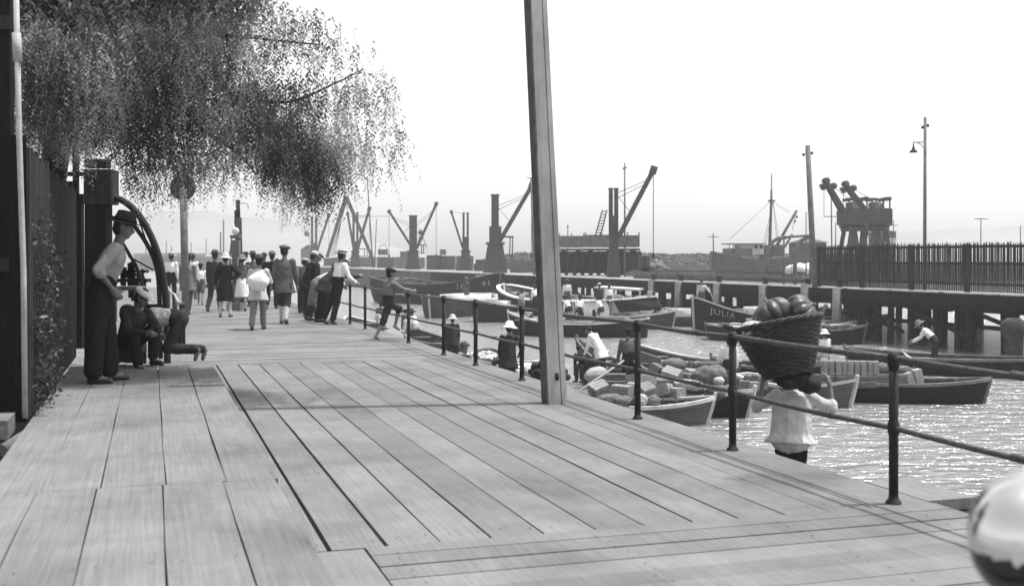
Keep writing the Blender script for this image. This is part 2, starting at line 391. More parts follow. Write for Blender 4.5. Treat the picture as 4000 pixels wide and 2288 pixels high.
# --- tall timber pole by the railing
root = empty('timber_pole', WY(2168, 1573, 11.72), 0, 'tall square timber pole with a split dark edge rising from the pier beside the railing', 'pole')
p = MB(); b0 = WY(2168, 1573, 11.72); b0.z = 0
lean = Vector((-.047, 0.0, 1)); vs = []; fs = []; NS = 22
for i in range(NS+1):
    t = i/NS; c = b0+lean*10*t; s_ = 1-.25*t
    for (x, y) in ((-.075, -.09), (.025, -.092), (.03, -.075), (.036, -.092), (.075, -.088), (.08, .09), (-.08, .09)):
        wob = .004*noise.noise(Vector((x*9, y*9, t*14)))
        q = VD*(x*1.35*s_+wob)+UD*(y*s_+wob); vs.append(c+q)
for i in range(NS):
    for k in range(7): fs.append((i*7+k, i*7+(k+1) % 7, (i+1)*7+(k+1) % 7, (i+1)*7+k))
fs += [list(range(6, -1, -1)), [NS*7+k for k in range(7)]]
p.add(vs, fs); p.build('pole_shaft', 'pole', root)
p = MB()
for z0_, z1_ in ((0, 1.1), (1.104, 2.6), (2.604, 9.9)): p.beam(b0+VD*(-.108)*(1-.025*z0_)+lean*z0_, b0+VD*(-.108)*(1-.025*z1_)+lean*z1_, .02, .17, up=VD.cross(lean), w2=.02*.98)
p.build('painted_shade_strip', 'inner', root)  # shade of the side away from the sun, put in as darker wood
p = MB(); p.tube([b0+VD*(-.0)+UD*(-.1)+lean*.25, b0+UD*(-.1)+lean*.32], .02, 8); p.build('bolt', 'iron', root)

# ================================================================== LEFT SIDE
# dark hut wall, white pipe, plank fence, ivy
hutY = 9.0
root = empty('timber_hut', (-4.6, 9.4, PZ), 0, 'dark wooden hut wall cut by the left edge, behind the pale pipe', 'hut')
p = MB()
for i in range(8):
    x = -4.06-.17*i; p.box((x-.08, 9.15, PZ+2.1), (.162, .08, 4.2))
p.build('wall', 'blackwood', root)
for z in (1.45, 3.4): p = MB(); p.box((-4.7, 9.08, z), (1.4, .05, .11)); p.build('batten', 'darkwood', root)
p = MB()
a = WY(98, 1632, 8.85); c = WY(62, -60, 8.85)
p.tube([a, (a*2+c)/3+Vector((.012, 0, 0)), (a+c*2)/3+Vector((.0, 0, 0)), c], .022, 10)
p.tube([WY(64, 130, 8.83), WY(70, 240, 8.83)], .035, 10)
thing('standing_pipe', 'pipe', p, 'thin pale vertical pipe standing at the left end of the plank fence', 'pipe')
p = MB(); p.box(WY(75, 1655, 8.7)+Vector((-.1, -.1, 0)), (.5, .16, .14), YAW); p.tube([WY(10, 1760, 8.1), WY(120, 1690, 8.4)], .05, 8)
thing('footway_kerb', 'greywood', p, 'weathered timber kerb at the foot of the pale pipe', 'kerb')
root = empty('plank_fence', UV(12, -.9, PZ), 0, 'tall dark fence of upright planks along the left side of the footway, ivy on it', 'fence')
fu0, fu1 = 9.75, 15.6
p = MB(); u = fu0
while u < fu1:
    hh = 2.12+rnd.uniform(-.04, .05); p.box(UV(u, -.93, PZ+hh/2), (.15, .025, hh), YAW); u += .163
p.build('plank_panel', 'darkwood', root)
for u in (fu0+.1, 12.4, fu1-.1):
    p = MB(); p.box(UV(u, -1.02, PZ+1.1), (.12, .12, 2.3), YAW); p.build('fence_post', 'blackwood', root)
p = MB()
for z in (.5, 1.7): p.box(UV((fu0+fu1)/2, -.965, PZ+z), (fu1-fu0, .04, .1), YAW)
p.build('fence_rail', 'blackwood', root)
def leafquad(mb, c, s, d=None):
    a = Vector((rnd.gauss(0, 1), rnd.gauss(0, 1), rnd.gauss(0, 1))).normalized() if d is None else d
    q = a.cross(Vector((rnd.gauss(0, 1), rnd.gauss(0, 1), rnd.gauss(0, 1)))).normalized()
    mb.add([c-a*s, c+q*s*.45, c+a*s, c-q*s*.45], [(0, 1, 2, 3)])
p = MB()
for i in range(2600):
    u = rnd.uniform(9.7, 11.6); top = 1.75-.35*abs(u-10.3)+.35*noise.noise(Vector((u*3, 0, 0)))
    z = PZ+rnd.random()**1.1*max(.1, top); c = UV(u, -.93+abs(rnd.gauss(.03, .07)), z)
    if noise.noise(c*4.5) < -.12: continue
    leafquad(p, c, rnd.uniform(.018, .035))
root2 = empty('ivy', UV(10.4, -.88, PZ), 0, 'ragged ivy climbing the near end of the dark plank fence', 'ivy')
p.build('ivy_leaves', 'ivy', root2)
p = MB()
for k in range(9):
    u = 9.9+k*.19; pts = [UV(u+.06*math.sin(j*1.3+k), -.9, PZ+j*.2) for j in range(8)]; p.tube(pts, .006, 5)
p.build('ivy_stem', 'bark', root2)

# open timber frame behind the fence
root = empty('lattice_gate', WY(300, 1500, 16), 0, 'open dark timber frame of uprights and one crossbar beyond the plank fence', 'gate')
for px in (243, 295):
    p = MB(); p.beam(WY(px, 400, 16), WY(px+6, 1360, 16), .07, .07); p.build('upright', 'blackwood', root)
p = MB(); p.beam(WY(215, 680, 15.95), WY(350, 680, 15.95), .05, .06); p.build('crossbar', 'blackwood', root)
p = MB(); p.beam(WY(310, 790, 16), WY(312, 1360, 16), .1, .1); p.box(WY(318, 775, 16), (.09, .1, .12)); p.build('gate_post', 'blackwood', root)
# iron winch post with curved arms
WY_ = 15.6
root = empty('curved_iron_davit', WY(385, 1400, WY_), 0, 'black post with a box head and long curved iron arms sweeping down to the right', 'davit')
p = MB(); p.box(WY(385, 1090, WY_)+Vector((0, 0, -.05)), (.29, .26, 2.2)); p.build('post', 'blackwood', root)
p = MB(); p.box(WY(396, 732, WY_), (.385, .3, .48)); p.box(WY(390, 667, WY_), (.4, .32, .02)); p.box(WY(382, 640, WY_), (.3, .2, .12)); p.build('head_box', 'darkwood', root, bevel=.008)
def arc(pts, r, Y):
    P = [WY(x, y, Y) for x, y in pts]; out = []
    for i in range(len(P)-1):
        for k in range(5):
            t = k/5; a_ = P[max(i-1, 0)]; b_ = P[i]; c_ = P[i+1]; d_ = P[min(i+2, len(P)-1)]
            out.append(.5*((2*b_)+(c_-a_)*t+(2*a_-5*b_+4*c_-d_)*t*t+(3*b_-a_-3*c_+d_)*t**3))
    out.append(P[-1]); return out
p = MB(); p.tube(arc([(435, 768), (490, 790), (548, 848), (600, 945), (630, 1045), (645, 1150), (652, 1260), (654, 1420)], .05, WY_), .047, 10); p.build('outer_arm', 'iron', root)
p = MB(); p.tube(arc([(430, 850), (500, 860), (545, 910), (585, 975), (612, 1050), (622, 1150), (628, 1400)], .03, WY_), .03, 10); p.build('inner_arm', 'iron', root)
p = MB(); p.tube(arc([(450, 905), (500, 985), (540, 1060), (560, 1150), (566, 1400)], .03, WY_), .026, 8); p.build('lower_arm', 'iron', root)
for a_, c_ in (((540, 850), (590, 1000)), ((590, 950), (618, 1060)), ((500, 1000), (600, 1055)), ((566, 1215), (652, 1215)), ((566, 1225), (652, 1225))): p = MB(); p.tube([WY(*a_, WY_), WY(*c_, WY_)], .012, 6); p.build('brace', 'iron', root)
p = MB(); p.box(WY(600, 1205, WY_+.2), (.34, .1, .12)); p.build('cross_beam', 'blackwood', root)
p = MB()
for k in range(16):
    q = WY(480+rnd.uniform(-10, 90), 1040+rnd.uniform(0, 110), WY_+.3); p.box(q, (.06, .05, rnd.uniform(.05, .25)))
p.box(WY(520, 1095, WY_+.35), (.45, .2, .05)); p.box(WY(520, 1060, WY_+.35), (.4, .15, .04))
for k in range(5): p.tube([WY(485+k*18, 1050, WY_+.35), WY(485+k*18, 1120, WY_+.35)], .02, 6)
p.build('winch_gear', 'iron', root)
p = MB(); p.box(WY(490, 1125, 15), (.45, .3, .05)); 
for dx in (-.18, .18): p.box(WY(490, 1195, 15)+Vector((dx, 0, 0)), (.05, .25, .42))
thing('small_table', 'greywood', p, 'small wooden table behind the seated man in the white cap', 'table')
# rope handrail with short posts
root = empty('rope_handrail', W(710, 1345, 0), 0, 'short row of dark posts carrying a white rope beside the curved arms', 'railing')
tops = []
for (px, yt, Y) in ((712, 1198, 19.6), (683, 1160, 24.5), (656, 1128, 31)):
    q = WY(px, yt, Y); p = MB(); p.tube([Vector((q.x, q.y, 0)), q], .055, 10); p.lathe(q, [(.055, 0), (.065, .02), (.06, .05), (0, .07)], 10); p.build('post', 'iron', root); tops.append(q+Vector((0, 0, .05)))
p = MB(); p.tube([tops[0], (tops[0]+tops[1])/2-Vector((0, 0, .06)), tops[1], (tops[2]+tops[1])/2-Vector((0, 0, .05)), tops[2]], .03, 8); p.build('rope', 'rope', root)

# round sign on post, fuel pump, lamp post behind
root = empty('round_sign', (WY(722, 1000, 30).x, 30, 0), 0, 'large dark round sign board on a pale post, its top among the hanging leaves', 'sign')
p = MB(); p.tube([(WY(726, 1000, 30).x, 30, 0), WY(714, 655, 30)], [.105, .095], 12); p.build('post', 'greywood', root)
p = MB(); rotd = Matrix.Rotation(R(90), 3, 'X'); p.lathe(WY(714, 733, 30.14), [(0, .02), (.32, .02), (.345, .012), (.345, -.012), (.32, -.02), (0, -.02)], 32, rotd); p.build('disc', 'sign', root)
p = MB(); p.tube([WY(724, 790, 29.9), WY(740, 785, 29.9), WY(755, 790, 29.9), WY(757, 806, 29.9)], .01, 6); p.build('bracket', 'iron', root)
q = WY(918, 1000, 33)
root = empty('fuel_pump', (q.x, 33, 0), 0, 'tall kerbside fuel pump with a pale round globe on top', 'fuel pump')
p = MB(); p.box((q.x+.01, 33, .9), (.16, .2, 1.8)); p.box(WY(921, 966, 33), (.24, .24, .42)); p.box(WY(921, 925, 33), (.28, .28, .1)); p.tube([WY(905, 928, 33), WY(940, 925, 33)], .018, 6); p.box((q.x, 33, .1), (.4, .4, .2)); p.build('pump_body', 'steelgrey', root, bevel=.01)
p = MB(); p.lathe(WY(920, 903, 33), [(0, .05), (.06, .05), (.1, .035), (.108, 0), (.1, -.035), (.06, -.05), (0, -.05)], 20, rotd); p.build('globe', 'globe', root)
p = MB(); p.tube([WY(905, 930, 32.8), WY(898, 990, 32.8), WY(899, 1060, 32.8), WY(908, 1085, 32.8)], .015, 6); p.build('hose', 'iron', root)
p = MB(); q = WY(930, 790, 38)
p.tube([(q.x+.05, 38, 0), WY(931, 850, 38)], [.14, .11], 10); p.tube([WY(931, 850, 38), WY(929, 785, 38)], .07, 8); p.box(WY(929, 785, 38), (.13, .13, .06)); p.box(WY(924, 850, 38), (.12, .12, .5))
p.tube([WY(935, 798, 38), WY(952, 792, 38), WY(968, 800, 38), WY(970, 815, 38)], .012, 6)
thing('lamp_post', 'darkwood', p, 'dark stepped mast with a thin hooked arm rising behind the fuel pump', 'mast')

# ================================================================== PEPPER TREE
V_ = lambda *a: Vector(a)
def pepper_tree():
    root = empty('pepper_tree', (-5.9, 14, 0), 0, 'large pepper tree with hanging feathery leaves reaching in over the footway from the left', 'tree')
    p = MB()
    def limb(pts, r0, r1):
        P = []
        pts = [Vector(q) for q in pts]
        for i in range(len(pts)-1):
            for k in range(4):
                t = k/4; a_ = pts[max(i-1, 0)]; b_ = pts[i]; c_ = pts[i+1]; d_ = pts[min(i+2, len(pts)-1)]
                P.append(.5*((2*b_)+(c_-a_)*t+(2*a_-5*b_+4*c_-d_)*t*t+(3*b_-a_-3*c_+d_)*t**3))
        P.append(pts[-1]); n_ = len(P)
        p.tube(P, [r0+(r1-r0)*i/(n_-1) for i in range(n_)], 8); return P
    limb([(-5.9, 14, 0), (-5.75, 13.8, 1.4), (-5.5, 13.6, 2.8), (-5.1, 13.4, 4.4)], .2, .14)
    tw = []
    tw.append(limb([(-5.1, 13.4, 4.4), (-4.0, 13.2, 4.3), WY(900, 380, 13), WY(1050, 560, 12.6), WY(1150, 700, 12.4)], .07, .01))
    tw.append(limb([(-5.1, 13.4, 4.4), (-4.4, 13, 4.6), WY(800, 120, 12.5), WY(1000, 150, 12.3), WY(1250, 175, 12.2)], .04, .006))
    tw.append(limb([WY(900, 380, 13), WY(1120, 400, 12.4), WY(1300, 330, 12.2), WY(1420, 270, 12)], .022, .006))
    tw.append(limb([WY(700, 330, 13), WY(760, 480, 12.8), WY(930, 600, 12.7), WY(1000, 680, 12.6)], .03, .008))
    tw.append(limb([(-5.0, 13.4, 3.7), WY(400, 420, 12.6), WY(250, 480, 12.2), WY(180, 520, 12)], .05, .012))
    tw.append(limb([(-4.9, 13.4, 4.0), WY(500, 420, 14), WY(640, 620, 14.2)], .05, .012))
    p.build('trunk', 'bark', root)
    # crown: hanging strands seeded in overlapping clumps; (px, py, radius px, depth, depth radius, density)
    clumps = [
        (150, 120, 210, 12.2, 1.2, 1.2), (430, 120, 230, 12.4, 1.3, 1.3), (720, 110, 230, 12.6, 1.2, 1.3), (980, 110, 200, 12.3, 1.0, .9), (1200, 130, 150, 12.2, .8, .5), (1370, 160, 90, 12, .6, .2),
        (140, 380, 170, 12.0, 1.0, 1.2), (380, 370, 210, 12.4, 1.2, 1.5), (640, 400, 200, 12.8, 1.3, 1.5), (880, 380, 200, 12.6, 1.1, 1.4), (1100, 370, 180, 12.3, .9, 1.2), (1300, 330, 150, 12.1, .8, .6), (1470, 330, 110, 11.9, .6, .35),
        (560, 560, 140, 13.0, 1.1, 1.2), (740, 590, 140, 13.0, 1.0, 1.2), (960, 560, 140, 12.6, .8, .8), (1150, 590, 150, 12.4, .8, 1.2), (1310, 560, 150, 12.2, .7, 1.0), (1500, 520, 100, 12, .5, .35), (1560, 400, 70, 11.9, .4, .2),
        (560, 680, 90, 13.2, .8, .6), (690, 690, 90, 13.0, .7, .7), (840, 660, 80, 12.9, .6, .35), (1180, 710, 90, 12.4, .6, .7), (1300, 700, 80, 12.3, .6, .6), (1480, 650, 70, 12.1, .4, .3), (1240, 740, 60, 12.4, .4, .5), (1580, 600, 50, 11.9, .3, .15),
        (90, 500, 90, 11.8, .6, .6), (260, 490, 100, 12.1, .7, .6),
        (120, 200, 230, 11.2, .7, 1.0), (380, 200, 260, 11.5, .8, 1.0), (640, 180, 240, 11.8, .7, .8), (300, 400, 200, 11.4, .6, .8), (1130, 560, 170, 12.6, .7, 1.4), (1240, 640, 130, 12.6, .6, 1.2), (960, 420, 170, 12.9, .7, 1.0), (620, 480, 180, 13.4, .8, 1.0),
        (800, -420, 300, 13.2, 1.5, 1.6), (600, -500, 330, 12.6, 1.6, 1.6), (1000, -380, 230, 14, 1.2, 1.4),
        (300, -250, 400, 12.5, 1.8, 1.6), (800, -250, 350, 12.5, 1.5, 1.2), (-250, 150, 260, 12.5, 1.4, .9), (60, -150, 300, 12.5, 1.4, .8),
    ]
    lv = {'leafd': MB(), 'leafm': MB(), 'leafl': MB()}; st = MB()
    for (cx, cy, rp, dep, dr, den) in clumps:
        ns = int(den*95*(rp/100)**2*(1+dr*.3))
        key = rnd.choice(['leafd', 'leafm'])
        if cy < 260 and cx < 1000: key = 'leafm'
        for _ in range(ns):
            while True:
                a_ = Vector((rnd.uniform(-1, 1), rnd.uniform(-1, 1), rnd.uniform(-1, 1)))
                if a_.length < 1: break
            Y = dep+a_.y*dr
            top = WY(cx+a_.x*rp, cy+a_.z*rp*.8, Y)
            ln = rnd.uniform(.22, .55); sway = Vector((rnd.gauss(.03, .12), rnd.gauss(0, .1), -1)).normalized()
            out = Vector((rnd.gauss(0, 1), rnd.gauss(0, 1), .3)).normalized()*rnd.uniform(.05, .18)
            nz = noise.noise(top*1.1)+.6*noise.noise(top*3.1+V_(5, 5, 5))
            if nz < -.38 and cy > -100: continue
            kk = 'leafl' if nz > .22 else ('leafm' if nz > -.02 else 'leafd')
            if rnd.random() < .3: kk = key
            pv_ = Vector((rnd.gauss(0, 1), rnd.gauss(0, 1), 0)).normalized()
            mbk = lv[kk]
            nn = int(ln/.023) if cy > -150 else int(ln/.05)
            prev = top
            for j in range(nn):
                t = j/nn; c = top+out*math.sin(t*1.6)+sway*ln*t
                if rnd.random() < .12: continue
                side = (pv_*(1 if j % 2 else -1)+Vector((rnd.gauss(0, .25), rnd.gauss(0, .25), -rnd.uniform(.5, 1.3)))).normalized(); s_ = rnd.uniform(.016, .031)*(1.15-t*.5)*(1 if cy > -150 else 2.2)
                q = side.cross(Vector((rnd.gauss(0, 1), rnd.gauss(0, 1), rnd.gauss(0, 1)))).normalized()*s_*.34
                e = c+side*s_*2
                mbk.add([c, (c+e)/2+q, e, (c+e)/2-q], [(0, 1, 2, 3)])
    for k, mbk in lv.items():
        o = mbk.build('crown', k, root)
    return root
pepper_tree()

# ================================================================== PEOPLE
def remesh(parts, name, m, parent, voxel, smooth=4, wr=0.0, ws=9.0, local=True):
    me = bpy.data.meshes.new(name+'_t'); me.from_pydata([tuple(v) for v in parts.v], [], parts.f)
    bmm = bmesh.new(); bmm.from_mesh(me); bmesh.ops.recalc_face_normals(bmm, faces=bmm.faces); bmm.to_mesh(me); bmm.free()
    o = bpy.data.objects.new(name, me); COL.objects.link(o)
    md = o.modifiers.new('r', 'REMESH'); md.mode = 'VOXEL'; md.voxel_size = voxel; md.use_smooth_shade = True
    sm = o.modifiers.new('s', 'SMOOTH'); sm.factor = .5; sm.iterations = smooth
    dg = bpy.context.evaluated_depsgraph_get(); dg.update(); me2 = bpy.data.meshes.new_from_object(o.evaluated_get(dg))
    o.modifiers.clear(); o.data = me2; bpy.data.meshes.remove(me)
    if wr:
        nr = [v.normal.copy() for v in me2.vertices]
        sd_ = Vector((rnd.uniform(0, 50), rnd.uniform(0, 50), 0))
        for v, q in zip(me2.vertices, nr):
            c = v.co; k = noise.noise(Vector((c.x*ws, c.y*ws, c.z*ws*.55))+sd_)+.5*noise.noise(Vector((c.x*ws*2.3+c.z*8, c.y*ws*2.3, c.z*ws*1.2))+sd_)
            v.co = c+q*wr*k
    me2.materials.clear(); me2.materials.append(M[m])
    for pg in me2.polygons: pg.use_smooth = True
    o.parent = parent; FR[o] = FR[parent]
    return o
def capsule(mb, a, b, ra, rb, flat=None, k=1.0, n=12):
    a = Vector(a); b = Vector(b); d = b-a; L = d.length
    if L < 1e-5: d = Vector((0, 0, 1))
    d.normalize(); x = d.cross(Vector((0, 1, .01)));
    if x.length < .05: x = d.cross(Vector((1, 0, 0)))
    x.normalize(); y = d.cross(x)
    rings = []
    for i in range(4): t = math.pi/2*(i+.15)/4; rings.append((-ra*math.cos(t), ra*math.sin(t)))
    rings += [(0, ra), (L, rb)]
    for i in range(3, -1, -1): t = math.pi/2*(i+.15)/4; rings.append((L+rb*math.cos(t), rb*math.sin(t)))
    vs = []
    for (h, r_) in rings:
        for j in range(n):
            t = 2*math.pi*j/n; q = x*math.cos(t)*r_+y*math.sin(t)*r_
            if flat is not None: q = q+flat*(q.dot(flat)*(k-1))
            vs.append(a+d*h+q)
    nr = len(rings); fs = [(i*n+j, i*n+(j+1) % n, (i+1)*n+(j+1) % n, (i+1)*n+j) for i in range(nr-1) for j in range(n)]
    fs += [list(range(n-1, -1, -1)), [(nr-1)*n+j for j in range(n)]]
    mb.add(vs, fs, True)
def frustum(mb, a, b, ra, rb, flat=None, k=1.0, n=20):
    a = Vector(a); b = Vector(b); d = (b-a).normalized(); x = d.cross(Vector((0, 1, .01))).normalized(); y = d.cross(x); vs = []
    for c, r_ in ((a, ra), (b, rb)):
        for j in range(n):
            t = 2*math.pi*j/n; w = 1+(.05*math.sin(t*5+1) if c is b else 0); q = x*math.cos(t)*r_*w+y*math.sin(t)*r_*w
            if flat is not None: q = q+flat*(q.dot(flat)*(k-1))
            vs.append(c+q)
    mb.add(vs, [(j, (j+1) % n, n+(j+1) % n, n+j) for j in range(n)]+[list(range(n-1, -1, -1)), list(range(n, 2*n))], True)
def V(*a): return Vector(a)
DN = V(0, 0, -1)
def person(pos, face, h, label, lean=0, side=0, arms=None, legs=None, top='gcoat', bottom='dcoat', hat='cap', hatm='felt', coat=False, sleeves='long',
           shoes='shoe', head=(0, 0), shorts=False, dress=False, vest=None, voxel=.016, topk=1.0, hem=.24, seat=None, group=None, cat='person', knee=False, bare=False, socks=None, baggy=1.0):
    """face: heading in degrees, 0 = away from the camera (+Y), positive = towards the left; arms/legs: per side (upper, lower) directions in local axes x right, y forward, z up"""
    s = h/1.75; root = empty('person', pos, R(face), label, cat, group)
    arms = arms or {}; legs = legs or {}
    la = arms.get('L', (V(-.12, .02, -1), V(-.02, .12, -1))); ra_ = arms.get('R', (V(.12, .02, -1), V(.02, .12, -1)))
    ll = legs.get('L', (V(-.04, .02, -1), V(-.01, -.05, -1))); rl = legs.get('R', (V(.04, .02, -1), V(.01, -.05, -1)))
    Rt = Matrix.Rotation(R(side), 3, 'Y') @ Matrix.Rotation(-R(lean), 3, 'X')
    pel = V(0, 0, 0); up = Rt @ V(0, 0, 1); fw = Rt @ V(0, 1, 0); rt = Rt @ V(1, 0, 0)
    neck = pel+up*.50+fw*.015; chest = pel+up*.36+fw*.02; waist = pel+up*.14
    Rh = Matrix.Rotation(R(head[1]), 3, 'Z') @ Matrix.Rotation(-R(lean*.5+head[0]), 3, 'X')
    hu = Rh @ V(0, 0, 1); hf = Rh @ V(0, 1, 0); hr = Rh @ V(1, 0, 0)
    hc = neck+up*.05+hu*.145+hf*.02
    J = {}
    for nm, sg, ar, lg in (('L', -1, la, ll), ('R', 1, ra_, rl)):
        sh = neck-up*.05+rt*.175*sg; el = sh+ar[0].normalized()*.285; wr = el+ar[1].normalized()*.25
        hp = pel+V(1, 0, 0)*.09*sg-V(0, 0, .02); kn = hp+lg[0].normalized()*.43; an = kn+lg[1].normalized()*.42
        sd = lg[1].normalized(); tf = V(sg*.15, 1, 0).normalized()
        if sd.z > -.35: tf = (V(0, 0, -1)-sd*(V(0, 0, -1).dot(sd))).normalized()*.8+V(0, .2, 0)
        elif sd.y < -.25: tf = V(sg*.1, 1, -.55).normalized()
        if len(lg) > 2: tf = lg[2].normalized()
        J[nm] = (sh, el, wr, hp, kn, an, tf, ar, lg)
    low = min(min(J[k][5].z-.075, (J[k][5]+J[k][6]*.15).z-.03) for k in J)
    if seat is not None: low = pel.z-.13-seat/s
    T = V(0, 0, -low)
    def P(q): return (q+T)*s
    def cp(mb, a, b, r1, r2, flat=None, k=1): capsule(mb, P(a), P(b), r1*s, r2*s, flat, k)
    def fr(mb, a, b, r1, r2, flat=None, k=1): frustum(mb, P(a), P(b), r1*s, r2*s, flat, k)
    body = MB()
    cp(body, pel, waist, .095, .09, rt, 1.35); cp(body, waist, chest, .09, .10, rt, 1.4); cp(body, chest, neck-up*.06, .10, .075, rt, 1.45)
    cp(body, neck-up*.04, hc-hu*.05, .055, .052)
    cp(body, hc-hu*.03+hf*.012, hc+hu*.035-hf*.01, .072, .088, hf, 1.12)
    cp(body, hc-hu*.085+hf*.045, hc-hu*.03+hf*.03, .038, .06)         # jaw
    cp(body, hc-hu*.0+hf*.088, hc-hu*.035+hf*.108, .010, .016)        # nose
    cp(body, hc-hu*.062+hf*.085-hr*.015, hc-hu*.062+hf*.085+hr*.015, .011, .011)  # lips
    for sg in (-1, 1): cp(body, hc+hr*.083*sg+hu*.015-hf*.01, hc+hr*.085*sg-hu*.025, .016, .012, hr, .6)
    for nm, sg in (('L', -1), ('R', 1)):
        sh, el, wr, hp, kn, an, tf, ar, lg = J[nm]
        cp(body, sh, el, .05, .038); cp(body, el, wr, .038, .024)
        fd = ar[1].normalized()
        if len(ar) > 2: fd = ar[2].normalized()
        pn = fd.cross(V(sg, 0, 0)); pn = pn.normalized() if pn.length > .2 else V(0, 1, 0)   # knuckle line direction
        if len(ar) > 3: pn = ar[3].normalized()
        bend = fd.cross(pn).normalized()*sg
        pk = wr+fd*.085
        cp(body, wr, pk, .026, .032, pn, 1.35)
        for f_, (o_, l_) in enumerate(((-.033, .068), (-.011, .08), (.011, .075), (.032, .058))):
            a0 = pk+pn*o_; a1 = a0+(fd*.9-bend*-.25)*l_*.5; a2 = a1+(fd*.7+bend*.7)*l_*.5
            cp(body, a0, a1, .0098, .009); cp(body, a1, a2, .009, .008)
        t0 = wr+fd*.03-pn*.03; t1 = t0+(fd*.6-pn*.7)*.05; cp(body, t0, t1, .013, .011); cp(body, t1, t1+fd*.03, .011, .009)
        cp(body, hp, kn, .078, .055); cp(body, kn, an, .056, .036)
        cp(body, an-V(0, 0, .02), an-V(0, 0, .035)+tf*.13, .038, .03); cp(body, an-V(0, 0, .03)-tf*.03, an-V(0, 0, .03), .036, .036)
    remesh(body, 'body', 'skin', root, voxel*.8*s, 2)
    # eyes
    for sg in (-1, 1):
        if voxel < .017: eye = MB(); eye.ell(P(hc+hf*.094+hr*.03*sg+hu*.005), (.008, .006, .006), nu=8, nv=6); eye.build('eye', 'hair', root, local=True)
    bw = 1.0 if (coat or dress) else 1.2
    # lower garment
    if dress:
        g = MB(); ft = -.50
        cp(g, pel+up*.08, pel+V(0, 0, -.08), .125, .145, rt, 1.3); fr(g, pel+V(0, 0, -.02), pel+V(0, 0, ft), .15, .205, V(1, 0, 0), 1.2)
        remesh(g, 'skirt', bottom, root, voxel*s, 4, .012*s, 7)
    else:
        g = MB(); cp(g, waist-up*.02, pel, .112*bw, .12, V(1, 0, 0), 1.36)
        for nm, sg in (('L', -1), ('R', 1)):
            sh, el, wr, hp, kn, an, tf, ar, lg = J[nm]
            cp(g, hp, kn, .102*baggy, .078*baggy)
            if shorts: pass
            elif knee: cp(g, kn, kn+(an-kn)*.22, .088, .066)
            else: cp(g, kn, kn+(an-kn)*.9, .078*baggy, .07*baggy)
        if shorts:      # trim by using short capsules instead
            g = MB(); cp(g, waist-up*.02, pel, .112*bw, .12, V(1, 0, 0), 1.36)
            for nm in ('L', 'R'): hp, kn = J[nm][3], J[nm][4]; cp(g, hp, hp+(kn-hp)*.8, .104, .088)
        remesh(g, 'shorts' if shorts else 'trousers', bottom, root, voxel*s, 4, .012*s, 8)
    if socks:
        g = MB()
        for nm in ('L', 'R'): kn, an = J[nm][4], J[nm][5]; cp(g, kn+(an-kn)*.12, kn+(an-kn)*.95, .06, .044)
        remesh(g, 'stockings', socks, root, voxel*.8*s, 2)
    # upper garment
    g = MB()
    cp(g, pel+up*.05 if not coat else pel-up*.02, waist+up*.04, .118 if not coat else .14*topk, .122 if not coat else .13*topk, rt, 1.40); cp(g, waist, chest, .122*topk, .132*topk, rt, 1.40); cp(g, chest, neck-up*.065, .132, .088, rt, 1.5)
    if coat:
        dirn = (V(0, 0, -1)*.6-up*.4).normalized(); fr(g, pel+up*.04, pel+dirn*hem, .135*topk, .185*topk, rt, 1.32)
    cp(g, neck-up*.07, neck-up*.015, .075, .058)
    for nm, sg in (('L', -1), ('R', 1)):
        sh, el, wr, hp, kn, an, tf, ar, lg = J[nm]
        if sleeves == 'none': cp(g, sh, sh+(el-sh)*.15, .07, .06)
        else:
            cp(g, sh, el, .072, .056)
            if sleeves == 'long': cp(g, el, el+(wr-el)*.93, .056, .043)
            elif sleeves == 'rolled': cp(g, el, el+(wr-el)*.15, .06, .062)
    remesh(g, 'jacket' if coat else 'shirt', top, root, voxel*s, 4, .014*s, 8)
    if vest:
        g = MB(); cp(g, waist-up*.04, chest, .135, .147, rt, 1.38); cp(g, chest, neck-up*.12, .147, .12, rt, 1.25)
        remesh(g, 'waistcoat', vest, root, voxel*s, 4, .005*s)
    if not bare:
        for nm in ('L', 'R'):
            g = MB(); an, tf = J[nm][5], J[nm][6]
            cp(g, an-V(0, 0, .015), an-V(0, 0, .045)-tf*.02, .046, .046); cp(g, an-V(0, 0, .04), an-V(0, 0, .05)+tf*.16, .044, .036)
            remesh(g, 'shoe', shoes, root, voxel*.7*s, 2)
    if hat != 'scarf':
        g = MB(); cp(g, hc+hu*.035-hf*.025, hc-hu*.03-hf*.035, .092, .08, hr, .98); cp(g, hc+hu*.05, hc+hu*.055-hf*.02, .09, .09)
        remesh(g, 'hair', 'hair', root, voxel*.7*s, 2)
    Rm = Matrix((hr, hf, hu)).transposed()
    def hb(prof, name, m, off=.055, tilt=0, ex=1.12, n=20, par=None):
        g = MB(); Q = Rm @ Matrix.Rotation(R(tilt), 3, 'X'); c = P(hc+hu*off-hf*.005)
        vs = []
        for (r_, z) in prof:
            for k in range(n):
                a = 2*math.pi*k/n; q = Q @ V(r_*math.cos(a), r_*math.sin(a)*ex, z+ (.012*math.cos(2*a) if r_ > .14 else 0)*-1); vs.append(c+q*s)
        g.add(vs, [(i*n+k, i*n+(k+1) % n, (i+1)*n+(k+1) % n, (i+1)*n+k) for i in range(len(prof)-1) for k in range(n)], True)
        return g.build(name, m, par or root, local=True)
